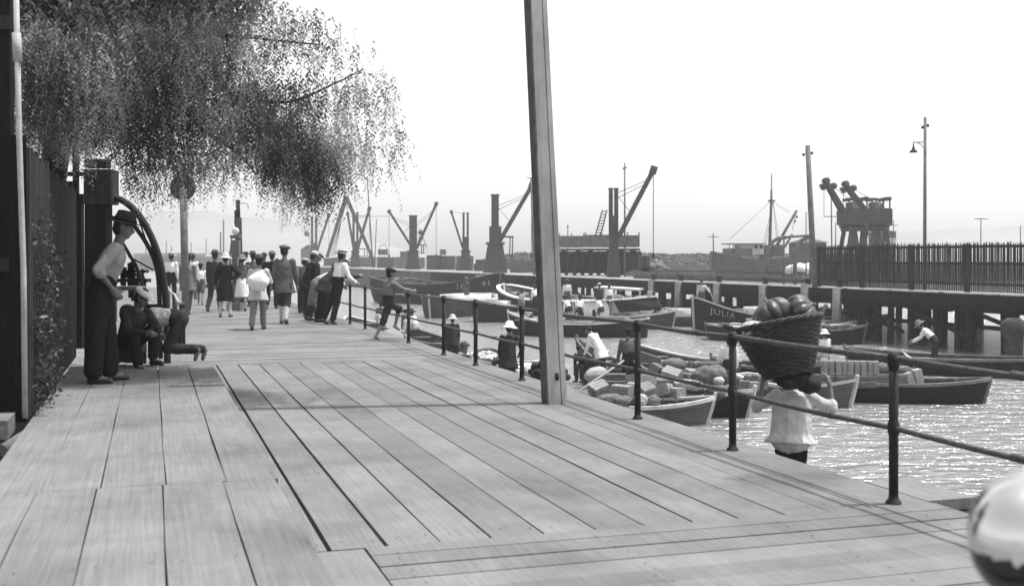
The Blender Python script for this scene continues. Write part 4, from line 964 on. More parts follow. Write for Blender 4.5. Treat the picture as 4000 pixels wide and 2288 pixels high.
# twin portal cranes behind the picket fence
def portal(px, Y, label, jib):
    k = Y/F; x = (px-CX)*k; root = empty('portal_crane', V(x, Y, WZ), 0, label, 'crane', 'portal cranes behind the fence')
    z = lambda py: WY(0, py, Y).z
    p = MB()
    for sx in (-1, 1):
        for sy in (-1, 1): p.beam(V(x+sx*50*k, Y+sy*1.2, WZ), V(x+sx*20*k, Y+sy*1.0, z(898)), .26, .3)
        p.beam(V(x+sx*4*k, Y-1.1, WZ+1), V(x+sx*18*k, Y-1, z(898)), .16, .16)
    p.build('portal_leg', 'steel', root)
    p = MB(); p.box((x, Y, z(895)), (62*k, 2.4, .3)); p.lathe(V(x, Y, z(890)), [(1.0, 0), (1.0, .25), (0, .25)], 16); p.build('turntable', 'steel', root)
    p = MB(); x0, x1 = x-44*k, x+42*k
    p.add([(x0, Y-1.3, z(878)), (x1, Y-1.3, z(883)), (x1, Y+1.3, z(883)), (x0, Y+1.3, z(878)), (x0-2*k, Y-1.3, z(822)), (x0+50*k, Y-1.3, z(815)), (x1, Y-1.3, z(818)), (x1, Y+1.3, z(818)), (x0+50*k, Y+1.3, z(815)), (x0-2*k, Y+1.3, z(822))],
          [(0, 1, 6, 5, 4), (3, 9, 8, 7, 2), (0, 3, 2, 1), (4, 5, 8, 9), (5, 6, 7, 8), (1, 2, 7, 6), (0, 4, 9, 3)]); p.build('machine_house', 'steel', root)
    p = MB()
    for sy in (-.8, .8):
        p.beam(V(x+16*k, Y+sy, z(816)), V(x-6*k, Y+sy, z(780)), .09, .09); p.beam(V(x+16*k, Y+sy, z(780)), V(x+16*k, Y+sy, z(816)), .08, .08); p.beam(V(x-20*k, Y+sy, z(780)), V(x+40*k, Y+sy, z(780)), .09, .1); p.beam(V(x+40*k, Y+sy, z(780)), V(x+40*k, Y+sy, z(816)), .09, .09)
    p.box((x-20*k, Y, z(780)), (.35, 1.7, .2)); p.box((x+38*k, Y, z(778)), (.3, 1.7, .25)); p.build('top_frame', 'steel', root)
    p = MB(); p.add([(x-16*k, Y-.9, z(818)), (x+14*k, Y-.9, z(818)), (x+14*k, Y+.9, z(818)), (x-16*k, Y+.9, z(818)), (x-16*k, Y-.9, z(790)), (x-8*k, Y-.9, z(790)), (x-8*k, Y+.9, z(790)), (x-16*k, Y+.9, z(790))], [(3, 2, 1, 0), (4, 5, 6, 7), (0, 1, 5, 4), (1, 2, 6, 5), (2, 3, 7, 6), (3, 0, 4, 7)]); p.build('hopper', 'greywood', root)
    p = MB(); t_ = WY(jib[0], jib[1], Y); f_ = WY(px-38, 832, Y); d = (t_-f_).normalized()
    for sy in (-.45, .45): p.beam(f_+V(0, sy, 0), t_+V(0, sy*.7, 0), .1, .32, up=V(0, 1, 0).cross(d), w2=.08)
    for j in range(9): p.beam(f_+(t_-f_)*j/9+V(0, -.4, 0), f_+(t_-f_)*(j+1)/9+V(0, .4, 0), .1, .1)
    up_ = d.cross(V(0, 1, 0)); up_ = up_ if up_.z > 0 else -up_
    for q, r__ in ((1.0, .24), (.78, .24)):
        c_ = f_+(t_-f_)*q+up_*(.05 if q == 1 else .3); p.lathe(c_+V(0, .3, 0), [(0, 0), (r__, 0), (r__, .6), (0, .6)], 14, Matrix.Rotation(R(90), 3, 'X'))
    for q in (.9, .85, .95): p.box(f_+(t_-f_)*q-up_*.4, (.2, .5, .2))
    p.build('jib', 'steel', root)
    p = MB(); p.tube([t_-V(.1, 0, .3), t_-V(.1, 0, 2.6)], .02, 5); p.tube([t_, V(x-10*k, Y, z(782))], .018, 5); p.build('hoist_cable', 'iron', root)
portal(3333, 82, 'left one of the two twin dark portal cranes above the picket fence', (3224, 708))
portal(3422, 86, 'right one of the two twin dark portal cranes above the picket fence', (3300, 720))
b_ = Q(2350, 2.4); p = MB(); Y = b_.y
for dx in (-11, 11):
    p.tube([WY(2335+dx, 925, Y), WY(2362+dx*.8, 820, Y)], .05, 6)
for j in range(9): t_ = j/9+.05; p.tube([WY(2335-11+(27+2.2)*t_, 925-105*t_, Y), WY(2335+11+(27-2.2)*t_, 925-105*t_, Y)], .035, 5)
thing('ladder', 'steel', p, 'short ladder leaning against the left column of the big twin-column crane', 'ladder')
# wagons on the trestle
def wagon(px0, px1, y0, y1, off, label):
    c0, c1 = Q(px0, off), Q(px1, off); Y = (c0.y+c1.y)/2; a_ = WY(px0, y0, Y); c_ = WY(px1, y1, Y)
    root = empty('freight_wagon', V((a_.x+c_.x)/2, Y, c_.z), 0, label, 'wagon', 'wagons on the trestle'); x0, x1 = a_.x, c_.x
    p = MB(); p.box(((x0+x1)/2, Y, (a_.z+c_.z)/2+.1), (x1-x0, 1.9, a_.z-c_.z-.2))
    n_ = max(3, int((x1-x0)/.35))
    for k in range(n_): p.box((x0+(x1-x0)*(k+.5)/n_, Y-.97, (a_.z+c_.z)/2+.1), ((x1-x0)/n_*.9, .04, a_.z-c_.z-.3))
    for x in (x0, (x0+x1)/2, x1): p.box((x, Y-1.0, (a_.z+c_.z)/2+.22), (.08, .1, a_.z-c_.z))
    p.build('wagon_body', 'greywood', root)
    p = MB(); p.box(((x0+x1)/2, Y, c_.z+.02), (x1-x0+.2, 1.5, .16))
    p.build('underframe', 'steel', root)
    for x in (x0+.4, x1-.4):
        p = MB(); p.lathe(V(x, Y-.65, c_.z-.12), [(0, 0), (.2, 0), (.22, .06), (0, .06)], 12, Matrix.Rotation(R(90), 3, 'X')); p.build('wheel', 'iron', root)
wagon(2183, 2277, 922, 976, 6, 'weathered wagon between the timber pole and the big twin-column crane')
wagon(2283, 2398, 918, 976, 5, 'weathered wagon just left under the big twin-column crane')
wagon(2402, 2490, 920, 976, 5, 'weathered wagon right under the jib of the big twin-column crane')
Y = Q(2340, 6).y; p = MB(); zt = WY(0, 981, Y).z; x0 = WY(2150, 0, Y).x; x1 = WY(2495, 0, Y).x
p.box(((x0+x1)/2, Y, zt-.1), (x1-x0, 2.2, .16))
for k in range(12):
    x = x0+(x1-x0)*k/11; p.beam(V(x, Y-.9, WZ), V(x, Y-.9, zt), .16, .16); p.beam(V(x, Y+.9, WZ), V(x, Y+.9, zt), .16, .16)
    if k < 11:
        xn = x0+(x1-x0)*(k+1)/11; p.beam(V(x, Y-.95, WZ if k % 2 else zt-.1), V(xn, Y-.95, zt-.1 if k % 2 else WZ), .1, .12)
p.box(((x0+x1)/2, Y+.5, (WZ+zt)/2), (x1-x0, .2, zt-WZ-.3))
thing('trestle', 'darkwood', p, 'cross-braced timber trestle carrying the wagons on the wharf', 'trestle')
# long freight stacks behind the quay edge (left)
i = 0
px = 1268
labs = ['low block of stacked freight behind the quay edge, ', ]
names = [(1268, 1370, 1003, 'left end, under the shear legs'), (1375, 1470, 1000, 'behind the slender mast'), (1476, 1545, 1002, 'under the left jib of the V crane'), (1550, 1660, 1000, 'beside the foot of the V crane'), (1668, 1780, 996, 'left of the small twin-column crane'), (1784, 1850, 992, 'under the small twin-column crane'), (1858, 1915, 1008, 'left of the heavy square-column crane'), (1990, 2150, 1010, 'just left of the timber pole'), (2500, 2530, 1000, 'right of the wagons')]
for (a0, a1, yt, where) in names:
    c0 = Q(a0, 6.5); c1 = Q(a1, 6.5); Y = (c0.y+c1.y)/2; p = MB()
    x = c0.x
    P0, P1 = WY(a0, yt, Y), WY(a1, yt, Y); n_ = max(2, int((P1.x-P0.x)/1.3))
    for k in range(n_):
        xx = P0.x+(P1.x-P0.x)*(k+.5)/n_; hh = P0.z-WZ-rnd.uniform(0, .25); p.box((xx, Y+rnd.uniform(-.3, .3), WZ+hh/2), ((P1.x-P0.x)/n_*.97, 2+rnd.random(), hh))
        p.box((xx, Y-1.3, WZ+.35), (rnd.uniform(.5, 1), .6, rnd.uniform(.4, .9)))
    thing('freight_stack', 'greywood' if i % 2 else 'stone', p, 'low freight stack on the quay '+where, 'freight stack', 'freight stacked on the quay'); i += 1
for px, py, w, lab in ((1497, 985, 36, 'small tank with a hooped top on the quay between two cranes'), (1581, 993, 32, 'small box cabin on the quay left of the V crane'), (1731, 985, 22, 'small upright drum on the quay right of the V crane')):
    b_ = Q(px, 6.5); c_ = WY(px, py, b_.y); k = b_.y/F; p = MB(); p.box(c_, (w*k, 1.5, 22*k))
    if w == 36: p.tube([c_+V(math.cos(a_*math.pi/8)*15*k, 0, 10*k+math.sin(a_*math.pi/8)*18*k) for a_ in range(9)], .05, 6)
    thing('quay_tank', 'steelgrey', p, lab, 'tank')
# basket-like timber cribs / log piles along the far mole
mb = MB()
mb.prism([(-8, 175, 0), (115, 175, 0), (140, 215, 0), (-8, 215, 0)], ZW-1, WZ+.4)
struct('far_mole', 'stone', mb, origin=(50, 190, ZW))
p = MB()
for k in range(2600):
    x = rnd.uniform(-2, 55); z = rnd.random()*1.4*(1+.3*noise.noise(V(x*.25, 0, 0))); rr = rnd.uniform(.16, .3)
    c_ = V(x, 178+rnd.uniform(0, 1.5)+z*1.2, WZ+.6+z); p.lathe(c_, [(0, 0), (rr, 0), (rr*.95, .6), (0, .6)], 6, Matrix.Rotation(R(90), 3, 'X') @ Matrix.Rotation(rnd.uniform(-.5, .5), 3, 'Y'))
tag(p.build('log_pile', 'hulllight', ), 'long pale pile of round logs along the far mole', 'log pile', kind='stuff')
# steamer with deckhouse and mast behind the wharf
def steamer():
    Y = 128; k = Y/F; z = lambda py: WY(0, py, Y).z; X = lambda px: WY(px, 0, Y).x
    root = empty('coaster_ship', V(X(2960), Y, ZW), 0, 'grey coaster with pale deckhouse and a tall mast with rope ladders, beyond the wharf', 'ship')
    p = MB(); xs = [X(2780)+(X(3135)-X(2780))*i/14 for i in range(15)]; vs = []; fs = []
    for i, x in enumerate(xs):
        t = i/14; w = 2.6*math.sin(math.pi*min(max(t*.9+.06, 0), 1))**.5; zt_ = z(1012)+.9*abs(2*t-1)**2.2
        for (yy, zz) in ((-w, zt_), (-w*.9, -.6), (-w*.5, ZW-.3), (w*.5, ZW-.3), (w*.9, -.6), (w, zt_)): vs.append((x, Y+yy, zz))
    for i in range(14):
        for j in range(6): fs.append((i*6+j, i*6+(j+1) % 6, (i+1)*6+(j+1) % 6, (i+1)*6+j))
    fs += [(0, 1, 2, 3, 4, 5), tuple(14*6+j for j in range(5, -1, -1))]; p.add(vs, fs); p.build('hull', 'hullgrey', root)
    p = MB(); p.box((X(2880), Y, z(985)), ((X(2925)-X(2833)), 3.6, z(972)-z(1002))); dk = p.build('lower_deckhouse', 'hulllight', root)
    p = MB(); p.box((X(2925), Y, z(975)), ((X(2972)-X(2878)), 3, z(955)-z(992))); p.build('upper_deckhouse', 'offwhite', root)
    p = MB(); p.box((X(2905), Y, z(953)), ((X(2985)-X(2835)), 4, .12))
    for px in (2838, 2852, 2858): p.tube([(X(px), Y-1.7, z(953)), (X(px), Y-1.7, z(972))], .05, 6)
    p.build('awning_roof', 'greywood', root)
    for px, py in ((2852, 981), (2942, 965), (2962, 965)):
        p = MB(); p.box((X(px), Y-(1.85 if py > 970 else 1.55), z(py)), (.35, .08, .4)); p.build('window', 'iron', root)
    p = MB(); p.tube([(X(3005), Y, z(1010)), (X(3013), Y, z(780)), (X(3013), Y, z(740))], [.2, .14, .1], 8); p.tube([(X(3013), Y-.1, z(740)), (X(3013), Y-.1, z(680))], .06, 6); p.box((X(3014), Y, z(785)), (.7, .5, .2)); p.build('mast', 'steel', root)
    p = MB()
    for sx, bx in ((-1, 2980), (1, 3032)):
        for dd in (-5, 5): p.tube([(X(3012), Y-1, z(790)), (X(bx+dd), Y-1, z(950))], .02, 4)
        for j in range(3, 14):
            t = j/14; cx_ = 3012+(bx-3012)*t; wd = 5*t; p.tube([(X(cx_-wd), Y-1, z(790+160*t)), (X(cx_+wd), Y-1, z(790+160*t))], .022, 4)
    p.tube([(X(3012), Y, z(785)), (X(2850), Y, z(935))], .02, 4); p.tube([(X(3012), Y, z(785)), (X(3085), Y, z(830))], .02, 4); p.build('rigging', 'iron', root)
    p = MB(); p.tube([(X(3012), Y-.5, z(992)), (X(3108), Y-.5, z(823))], [.2, .14], 8); p.tube([(X(3050), Y, z(990)), (X(3095), Y, z(915))], .14, 6); p.tube([(X(3105), Y-.5, z(830)), (X(3090), Y-.5, z(900))], .03, 5); p.ell((X(3107), Y-.6, z(848)), (.12, .12, .18)); p.ell((X(3100), Y-.6, z(865)), (.12, .12, .18)); p.build('derrick', 'steel', root)
    p = MB(); p.box((X(3010), Y, z(962)), (X(3050)-X(2970), .4, .3)); p.box((X(2990), Y, z(985)), (1.1, 1.5, 1.6)); p.box((X(3035), Y, z(978)), (1.2, 1.5, 1.3)); p.build('winch_house', 'steel', root)
steamer()
# canvas heap and boats behind the wharf
p = MB()
for k in range(7): p.ell(WY(3095+k*16, 1052+rnd.uniform(-6, 6), 70)+V(0, rnd.uniform(-.4, .4), 0), (.35, .5, .33), Matrix.Rotation(rnd.random(), 3, 'Z'), fn=lambda th, ph, q: 1+.25*noise.noise(q*2.5))
thing('canvas_heap', 'canvas', p, 'heap of crumpled white canvas on the wharf between the gooseneck pipes and the pole', 'canvas heap')
p = MB()
for k in range(60): p.ell(WY(2545+rnd.gauss(0, 22), 1048+rnd.gauss(0, 10), 92+rnd.uniform(-1, 1)), (.4, .4, .3), nu=7, nv=5)
tag(p.build('rubble_heap', 'hulllight'), 'pale heap of rubble on the wharf right of the trestle', 'rubble heap')

# ================================================================== BOATS
def make_boat(name, label, bow, stern, beam, fb, sb=.35, ss=.15, p_=.6, tr=.5, deck='open', hm='hull', gm='offwhite', draft=.4, rake=.3, group='boats in the basin', cat='boat', thw=3, gw=.09, stem=True, coam=(.3, .75), dm='deckpale', flare=.55):
    bow = Vector(bow); stern = Vector(stern); bow.z = stern.z = ZW; c = (bow+stern)/2; L = (bow-stern).length; yaw = math.atan2(bow.y-stern.y, bow.x-stern.x)
    root = empty(name, c, yaw, label, cat, group); N = 26; K = 8
    def hw(t):
        if t < .5: return beam/2*(tr+(1-tr)*math.sin(math.pi*t)**.8)
        return beam/2*max(0.0, math.cos(math.pi*(t-.5)))**p_
    def zg(t): return fb+sb*max(0, 2*t-1)**2.2+ss*max(0, 1-2*t)**2
    def pt(t, a, ins=0):
        w = max(.015, hw(t)-ins); z = zg(t)-(zg(t)+draft)*a; y = w*max(0, 1-a**2.6)**flare; x = (t-.5)*L-rake*a*t**5+(rake*.3*a if t < .05 else 0)
        if a > 0.5 and ins: z += ins*.6
        return V(x, y, z)
    def shell(ins, a1=1.0):
        mb = MB(); vs = []
        for i in range(N+1):
            t = i/N; t = 1-(1-t)**1.5 if t > 0 else 0
            ring = [pt(t, k/K*a1, ins) for k in range(K+1)]; vs += [V(q.x, -q.y, q.z) for q in ring]+[q for q in reversed(ring[:-1])]
        M_ = 2*K+1; fs = [(i*M_+j, i*M_+j+1, (i+1)*M_+j+1, (i+1)*M_+j) for i in range(N) for j in range(M_-1)]
        fs.append(list(range(M_))); mb.add(vs, fs, True); return mb
    hull_o = shell(0).build('hull', hm, root, local=True)
    if deck != 'full': shell(.05, .93).build('inside', 'inner', root, local=True)
    mb = MB(); path = []
    for i in range(N+1): t = 1-(1-i/N)**1.5; path.append(pt(t, 0))
    for sg in (-1, 1):
        vs = []; 
        for q in path:
            for (dy, dz) in ((.03, .025), (-gw, .025), (-gw, -.03), (.03, -.05)): vs.append(V(q.x+.02, max(.0, q.y+dy)*sg, q.z+dz))
        mb.add(vs, [(i*4+j, i*4+(j+1) % 4, (i+1)*4+(j+1) % 4, (i+1)*4+j) for i in range(N) for j in range(4)])
    q0 = path[0]; mb.box((q0.x, 0, q0.z), (.08, q0.y*2, .07)); mb.build('gunwale', gm, hull_o, local=True)
    mb = MB(); vs = []        # rubbing strake
    for sg in (-1, 1):
        vs = []
        for i in range(N):
            q = pt(1-(1-i/N)**1.5, .22)
            for (dy, dz) in ((.03, .02), (-.03, .02), (-.03, -.02), (.03, -.02)): vs.append(V(q.x, (q.y+dy)*sg, q.z+dz))
        mb.add(vs, [(i*4+j, i*4+(j+1) % 4, (i+1)*4+(j+1) % 4, (i+1)*4+j) for i in range(N-1) for j in range(4)])
    mb.build('strake', hm, hull_o, local=True)
    if stem:
        mb = MB(); pts = [pt(1, a)+V(.03, 0, 0) for a in (0, .2, .4, .6, .8)]; pts = [V(q.x, 0, q.z) for q in pts]; pts[0].z += .1
        for a_, c_ in zip(pts[:-1], pts[1:]): mb.beam(a_, c_, .07, .09, up=V(0, 1, 0))
        mb.build('stem_post', gm, hull_o, local=True)
    if deck in ('full', 'coam', 'fore'):
        mb = MB(); rng = {'full': (0, 1), 'coam': (0, 1), 'fore': (.68, 1)}[deck]
        t0, t1 = rng; rows = 20; vs = []; 
        for i in range(rows+1):
            t = t0+(t1-t0)*i/rows; w = max(.01, hw(t)-.05); z = zg(t)-.06
            for j in range(-3, 4): vs.append(V((t-.5)*L, w*j/3, z+.04*(1-(j/3)**2)*beam/2))
        mb.add(vs, [(i*7+j, i*7+j+1, (i+1)*7+j+1, (i+1)*7+j) for i in range(rows) for j in range(6)]); mb.build('deck', dm, root, local=True)
    if deck == 'coam':
        ca, cb = coam; cx = ((ca+cb)/2-.5)*L; la_ = (cb-ca)*L/2; lb_ = beam*.36; z0 = fb+.05; mb = MB(); vs = []; nn = 32
        for k in range(nn):
            a = 2*math.pi*k/nn
            for (rr, zz) in ((1, -.1), (1, .28), (.95, .28), (.95, -.1)): vs.append(V(cx+la_*rr*math.copysign(abs(math.cos(a))**.7, math.cos(a)), lb_*rr*math.copysign(abs(math.sin(a))**.7, math.sin(a)), z0+zz))
        mb.add(vs, [(k*4+j, k*4+(j+1) % 4, ((k+1) % nn)*4+(j+1) % 4, ((k+1) % nn)*4+j) for k in range(nn) for j in range(3)], True); mb.build('coaming', gm, root, local=True)
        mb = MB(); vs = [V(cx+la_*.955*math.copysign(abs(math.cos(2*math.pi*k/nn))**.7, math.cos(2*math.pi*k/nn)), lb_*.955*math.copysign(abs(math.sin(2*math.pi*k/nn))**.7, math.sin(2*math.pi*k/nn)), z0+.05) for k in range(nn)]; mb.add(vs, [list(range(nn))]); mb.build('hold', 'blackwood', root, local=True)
    if deck == 'open' or deck == 'fore':
        mb = MB(); w = hw(.4)*1.5; 
        mb.add([V((t-.5)*L, sg*max(.02, hw(t)-.15)*.85, .06) for t in (0.02, .2, .4, .6, .8, .93) for sg in (-1, 1)], [(i*2, i*2+1, i*2+3, i*2+2) for i in range(5)]); mb.build('floor_boards', 'inner', root, local=True)
        for k in range(thw):
            t = .15+.62*k/max(1, thw-1); mb = MB(); mb.box(((t-.5)*L, 0, zg(t)-.12), (.22, 2*(hw(t)-.06), .035)); mb.build('thwart', 'greywood', root, local=True)
    root['L'] = L
    return root, dict(L=L, hw=hw, zg=zg, pt=pt, c=c, yaw=yaw)
def on(info, x, y, z):      # local boat coordinates to world
    return Matrix.Translation(info['c']) @ Matrix.Rotation(info['yaw'], 4, 'Z') @ V(x, y, z)
def lettering(text, root, info, t0, a0, size, side, m='letter'):
    cu = bpy.data.curves.new('lettering', 'FONT'); cu.body = text; cu.size = size; cu.extrude = 0; cu.space_character = 1.15
    o = bpy.data.objects.new('lettering', cu); COL.objects.link(o); dg = bpy.context.evaluated_depsgraph_get(); dg.update()
    me = bpy.data.meshes.new_from_object(o.evaluated_get(dg)); bpy.data.objects.remove(o)
    L = info['L']; w_ = max(v.co.x for v in me.vertices)
    bmm = bmesh.new(); bmm.from_mesh(me); bmesh.ops.subdivide_edges(bmm, edges=[e for e in bmm.edges if e.calc_length() > size*.3], cuts=2); bmm.to_mesh(me); bmm.free()
    flip = side > 0    # seen from +y side, x runs right to left
    for v in me.vertices:
        x = (t0-.5)*L+(v.co.x-w_/2)*(-1 if flip else 1); t = x/L+.5; a = a0-v.co.y/(info['zg'](t)+.4)
        q = info['pt'](min(t, .995), max(.02, a)); v.co = V(x, (q.y+.02)*side, q.z)
    o = bpy.data.objects.new('lettering', me); COL.objects.link(o); me.materials.append(M[m]); o.parent = root; FR[o] = FR[root]
def clutter(name, root, info, n_, xr, zb, m, s=.3):
    for k in range(n_):
        mb = MB(); x = rnd.uniform(*xr)*info['L']; w = info['hw'](x/info['L']+.5)*.7
        mb.box((x, rnd.uniform(-w, w), zb+rnd.uniform(0, .2)), (rnd.uniform(s*.5, s*2.2), rnd.uniform(s*.3, s), rnd.uniform(s*.2, s*.7)), rnd.uniform(-1, 1)); mb.build(name, m, root, local=True)
def gear(root, info, seed):
    r2 = random.Random(seed)
    for k in range(5):
        mb = MB(); x = r2.uniform(-.35, .3)*info['L']; w = info['hw'](x/info['L']+.5)*.6; z = info['zg'](x/info['L']+.5)+.05; y = r2.uniform(-w, w)
        mb.tube([V(x-1.1, y, z), V(x+1.1, y+r2.uniform(-.3, .3), z+r2.uniform(-.05, .15))], .03, 6); mb.build('oar', 'crate', root, local=True)
    for k in range(3):
        mb = MB(); x = r2.uniform(-.4, .4)*info['L']; w = info['hw'](x/info['L']+.5)*.5; z = info['zg'](x/info['L']+.5)-.02; y = r2.uniform(-w, w)
        mb.tube([V(x+math.cos(a*.5)*(.16+.005*a), y+math.sin(a*.5)*(.16+.005*a), z+.006*a) for a in range(40)], .022, 5); mb.build('rope_coil', 'rope', root, local=True)
    for k in range(7):
        mb = MB(); x = r2.uniform(-.4, .4)*info['L']; w = info['hw'](x/info['L']+.5)*.7; z = info['zg'](x/info['L']+.5)+.02
        mb.box((x, r2.uniform(-w, w), z), (r2.uniform(.15, .5), r2.uniform(.12, .3), r2.uniform(.06, .25)), r2.uniform(-1, 1)); mb.build('loose_gear', r2.choice(['greywood', 'inner', 'offwhite']), root, local=True)
def Wt(px, py): return W(px, py, ZW)
boats = {}
def MBt(key, *a, **k):
    r_, i_ = make_boat(*a, **k); boats[key] = (r_, i_); return r_, i_
r_, i_ = MBt('b169', 'numbered_lighter', 'big dark lighter numbered 169 on its bow, moored before the quay', WY(1955, 1150, 84), WY(1500, 1150, 92), 4.6, 1.55, sb=.9, ss=.5, p_=.4, tr=.7, deck='open', hm='hull', gm='greywood', rake=.5, thw=4, cat='lighter', flare=.35)
clutter('rope_coil', r_, i_, 16, (-.4, .2), 1.2, 'hulllight', .5)
lettering('169', r_, i_, .82, .28, .62, -1); lettering('91', r_, i_, .955, .3, .5, -1)
r_, i_ = MBt('bwhite', 'open_lighter', 'large open lighter with a broad white gunwale, left of and behind the timber pole', WY(1968, 1190, 66), WY(2500, 1180, 62), 7.0, 1.25, sb=.75, ss=.1, p_=.42, tr=.75, gm='white', hm='hull', gw=.4, thw=6, cat='lighter', flare=.35)
clutter('loose_gear', r_, i_, 12, (-.3, .3), .8, 'greywood', .4)
r_, i_ = MBt('b3', 'small_barge', 'grey decked barge at the left of the boat cluster, low and blunt', WY(1675, 1232, 66), WY(1960, 1200, 76), 3.2, .95, sb=.35, p_=.4, tr=.7, deck='coam', hm='hullgrey', gm='offwhite', cat='barge', flare=.35)
r_, i_ = MBt('b4', 'round_bowed_barge', 'barge with white round bow deck and oval dark hold, left of the timber pole', WY(1852, 1245, 62), WY(2190, 1235, 66), 3.2, .85, sb=.4, p_=.38, tr=.8, deck='coam', hm='hull', gm='white', gw=.25, cat='barge', coam=(.2, .78), flare=.35)
r_, i_ = MBt('b5', 'work_launch', 'long dark launch in front of the cluster crossing behind the timber pole', WY(1985, 1298, 52), WY(2530, 1300, 50), 2.0, .6, sb=.45, ss=.25, p_=.6, tr=.3, deck='fore', hm='hull', gm='offwhite', cat='launch')
r_, i_ = MBt('b6', 'cabin_launch', 'launch with a white cabin side and pale decks right of the timber pole', WY(2640, 1275, 56), WY(2170, 1265, 58), 2.2, .62, sb=.3, ss=.2, p_=.55, tr=.5, deck='fore', hm='hullgrey', gm='offwhite', cat='launch')
L = i_['L']; mb = MB(); 
for sg in (-1, 1): mb.add([V(-.32*L, .8*sg, .5), V(-.02*L, .8*sg, .5), V(.03*L, .75*sg, .5), V(-.04*L, .75*sg, 1.35), V(-.32*L, .78*sg, 1.25)], [(0, 1, 2, 3, 4)])
mb.build('cabin_side', 'white', r_, local=True); mb = MB(); mb.box((-.18*L, 0, 1.36), (.34*L, 1.75, .06), Matrix.Rotation(-.05, 3, 'Y')); mb.build('cabin_roof', 'offwhite', r_, local=True)
mb = MB()
for x in (-.3, -.1, 0): mb.box((x*L, -.82, .95), (.1, .05, .8))
mb.build('cabin_post', 'greywood', r_, local=True)
r_, i_ = MBt('b6b', 'canopied_launch', 'launch with a pale flat canopy and dark opening behind the cabin launch', WY(2530, 1245, 66), WY(2330, 1240, 67), 2.6, 1.1, sb=.3, p_=.5, tr=.8, deck='fore', hm='hullgrey', gm='white', cat='launch')
mb = MB(); mb.box((-.1, 0, 1.75), (2.6, 2.3, .1), Matrix.Rotation(.05, 3, 'Y')); mb.box((-.6, -1.1, 1.4), (.8, .06, .7)); mb.build('canopy', 'offwhite', r_, local=True)
for k, (lb, a_, c_, bm, f_) in enumerate((('low grey barge with pale deck between the canopied launch and the boat named JULIA', (2480, 68), (2730, 66), 2.6, .75), ('flat pale-decked barge just left of the bow of the boat named JULIA', (2590, 60), (2735, 58), 2.2, .55))):
    r_, i_ = MBt('b7%d' % k, 'deck_barge', lb, WY(a_[0], 1200, a_[1]), WY(c_[0]+60, 1200, c_[1]), bm, f_, sb=.2, p_=.45, tr=.8, deck='coam', hm='hullgrey', gm='offwhite', cat='barge', flare=.35)
r_, i_ = MBt('julia', 'named_barge', 'dark barge lettered JULIA on its high bow with oval hatch coaming', WY(2708, 1290, 52), WY(3260, 1290, 54), 3.4, .88, sb=.85, ss=.2, p_=.36, tr=.75, deck='coam', hm='hull', gm='offwhite', cat='barge', coam=(.25, .62), rake=.1, flare=.32)
lettering('JULIA', r_, i_, .875, .26, .38, 1)
r_, i_ = MBt('b8', 'hatch_barge', 'black barge with a big oval open hatch in front of the boat named JULIA', WY(2755, 1310, 49), WY(3330, 1330, 48.5), 3.2, .55, sb=.12, ss=.25, p_=.4, tr=.6, deck='coam', hm='hull', gm='greywood', cat='barge', coam=(.3, .72), flare=.32)
r_, i_ = MBt('b9', 'raked_barge', 'long dark barge with a raked end pointing right toward the wharf piles', WY(3480, 1290, 50), WY(3090, 1290, 52), 2.8, .75, sb=.25, ss=.1, p_=.4, tr=.8, deck='full', hm='hull', gm='offwhite', cat='barge', rake=1.2, flare=.35)
r_, i_ = MBt('b10', 'small_skiff', 'narrow open skiff with a roped gunwale moored before the raked barge', WY(3385, 1330, 46), WY(3060, 1320, 47), 1.5, .6, sb=.2, hm='hull', gm='greywood', p_=.5, tr=.4)
for q_, k_ in enumerate(('bwhite', 'b3', 'b4', 'b5', 'b6', 'b6b', 'b70', 'b71', 'julia', 'b8', 'b9', 'b10', 'b169')): gear(*boats[k_], 20+q_)
# near boats
r_, i_ = MBt('n1', 'rowing_boat', 'nearest loaded rowing boat, its weathered pale bow pointing right between two rail posts', Wt(2790, 1652), Wt(2120, 1640), 1.55, .40, sb=.16, ss=.1, hm='hulllight', gm='offwhite', p_=.62, tr=.4)
r_, i_ = MBt('n2', 'rowing_boat', 'dark rowing boat heaped with crates behind the nearest loaded boat', Wt(2945, 1632), Wt(2330, 1575), 1.6, .42, sb=.2, ss=.1, hm='hull', gm='offwhite', p_=.62, tr=.4)
r_, i_ = MBt('n3', 'rowing_boat', 'small pale-sided rowing boat whose bow shows right of the basket carrier', Wt(3345, 1592), Wt(2900, 1545), 1.5, .45, sb=.22, ss=.1, hm='hulllight', gm='offwhite', p_=.62, tr=.4)
r_, i_ = MBt('n4', 'rowing_boat', 'long black rowing boat carrying rows of slatted crates at the right', Wt(3868, 1574), Wt(3060, 1548), 1.6, .46, sb=.14, ss=.1, hm='hull', gm='greywood', p_=.62, tr=.4)
r_, i_ = MBt('n5', 'rowing_boat', 'long dark open boat at the right with a bent man in white standing in it', Wt(3300, 1440), Wt(4120, 1478), 1.8, .50, sb=.2, ss=.1, hm='hull', gm='greywood', p_=.6, tr=.4, thw=5)
r_, i_ = MBt('n6', 'rowing_boat', 'loaded boat with a tall upright prow right of the timber pole', Wt(2255, 1492), Wt(2720, 1510), 1.7, .5, sb=.75, ss=.15, hm='hullgrey', gm='greywood', p_=.55, tr=.4)
r_, i_ = MBt('n7', 'rowing_boat', 'open boat moored left of the boy in the sun hat', Wt(1600, 1345), Wt(1790, 1420), 1.5, .5, sb=.2, hm='hullgrey', gm='greywood', p_=.6, tr=.4)
r_, i_ = MBt('n8', 'rowing_boat', 'pale open boat half hidden behind the straw-hatted man and the rail', Wt(1360, 1285), Wt(1480, 1310), 1.4, .45, sb=.2, hm='hulllight', gm='offwhite', p_=.6, tr=.4)
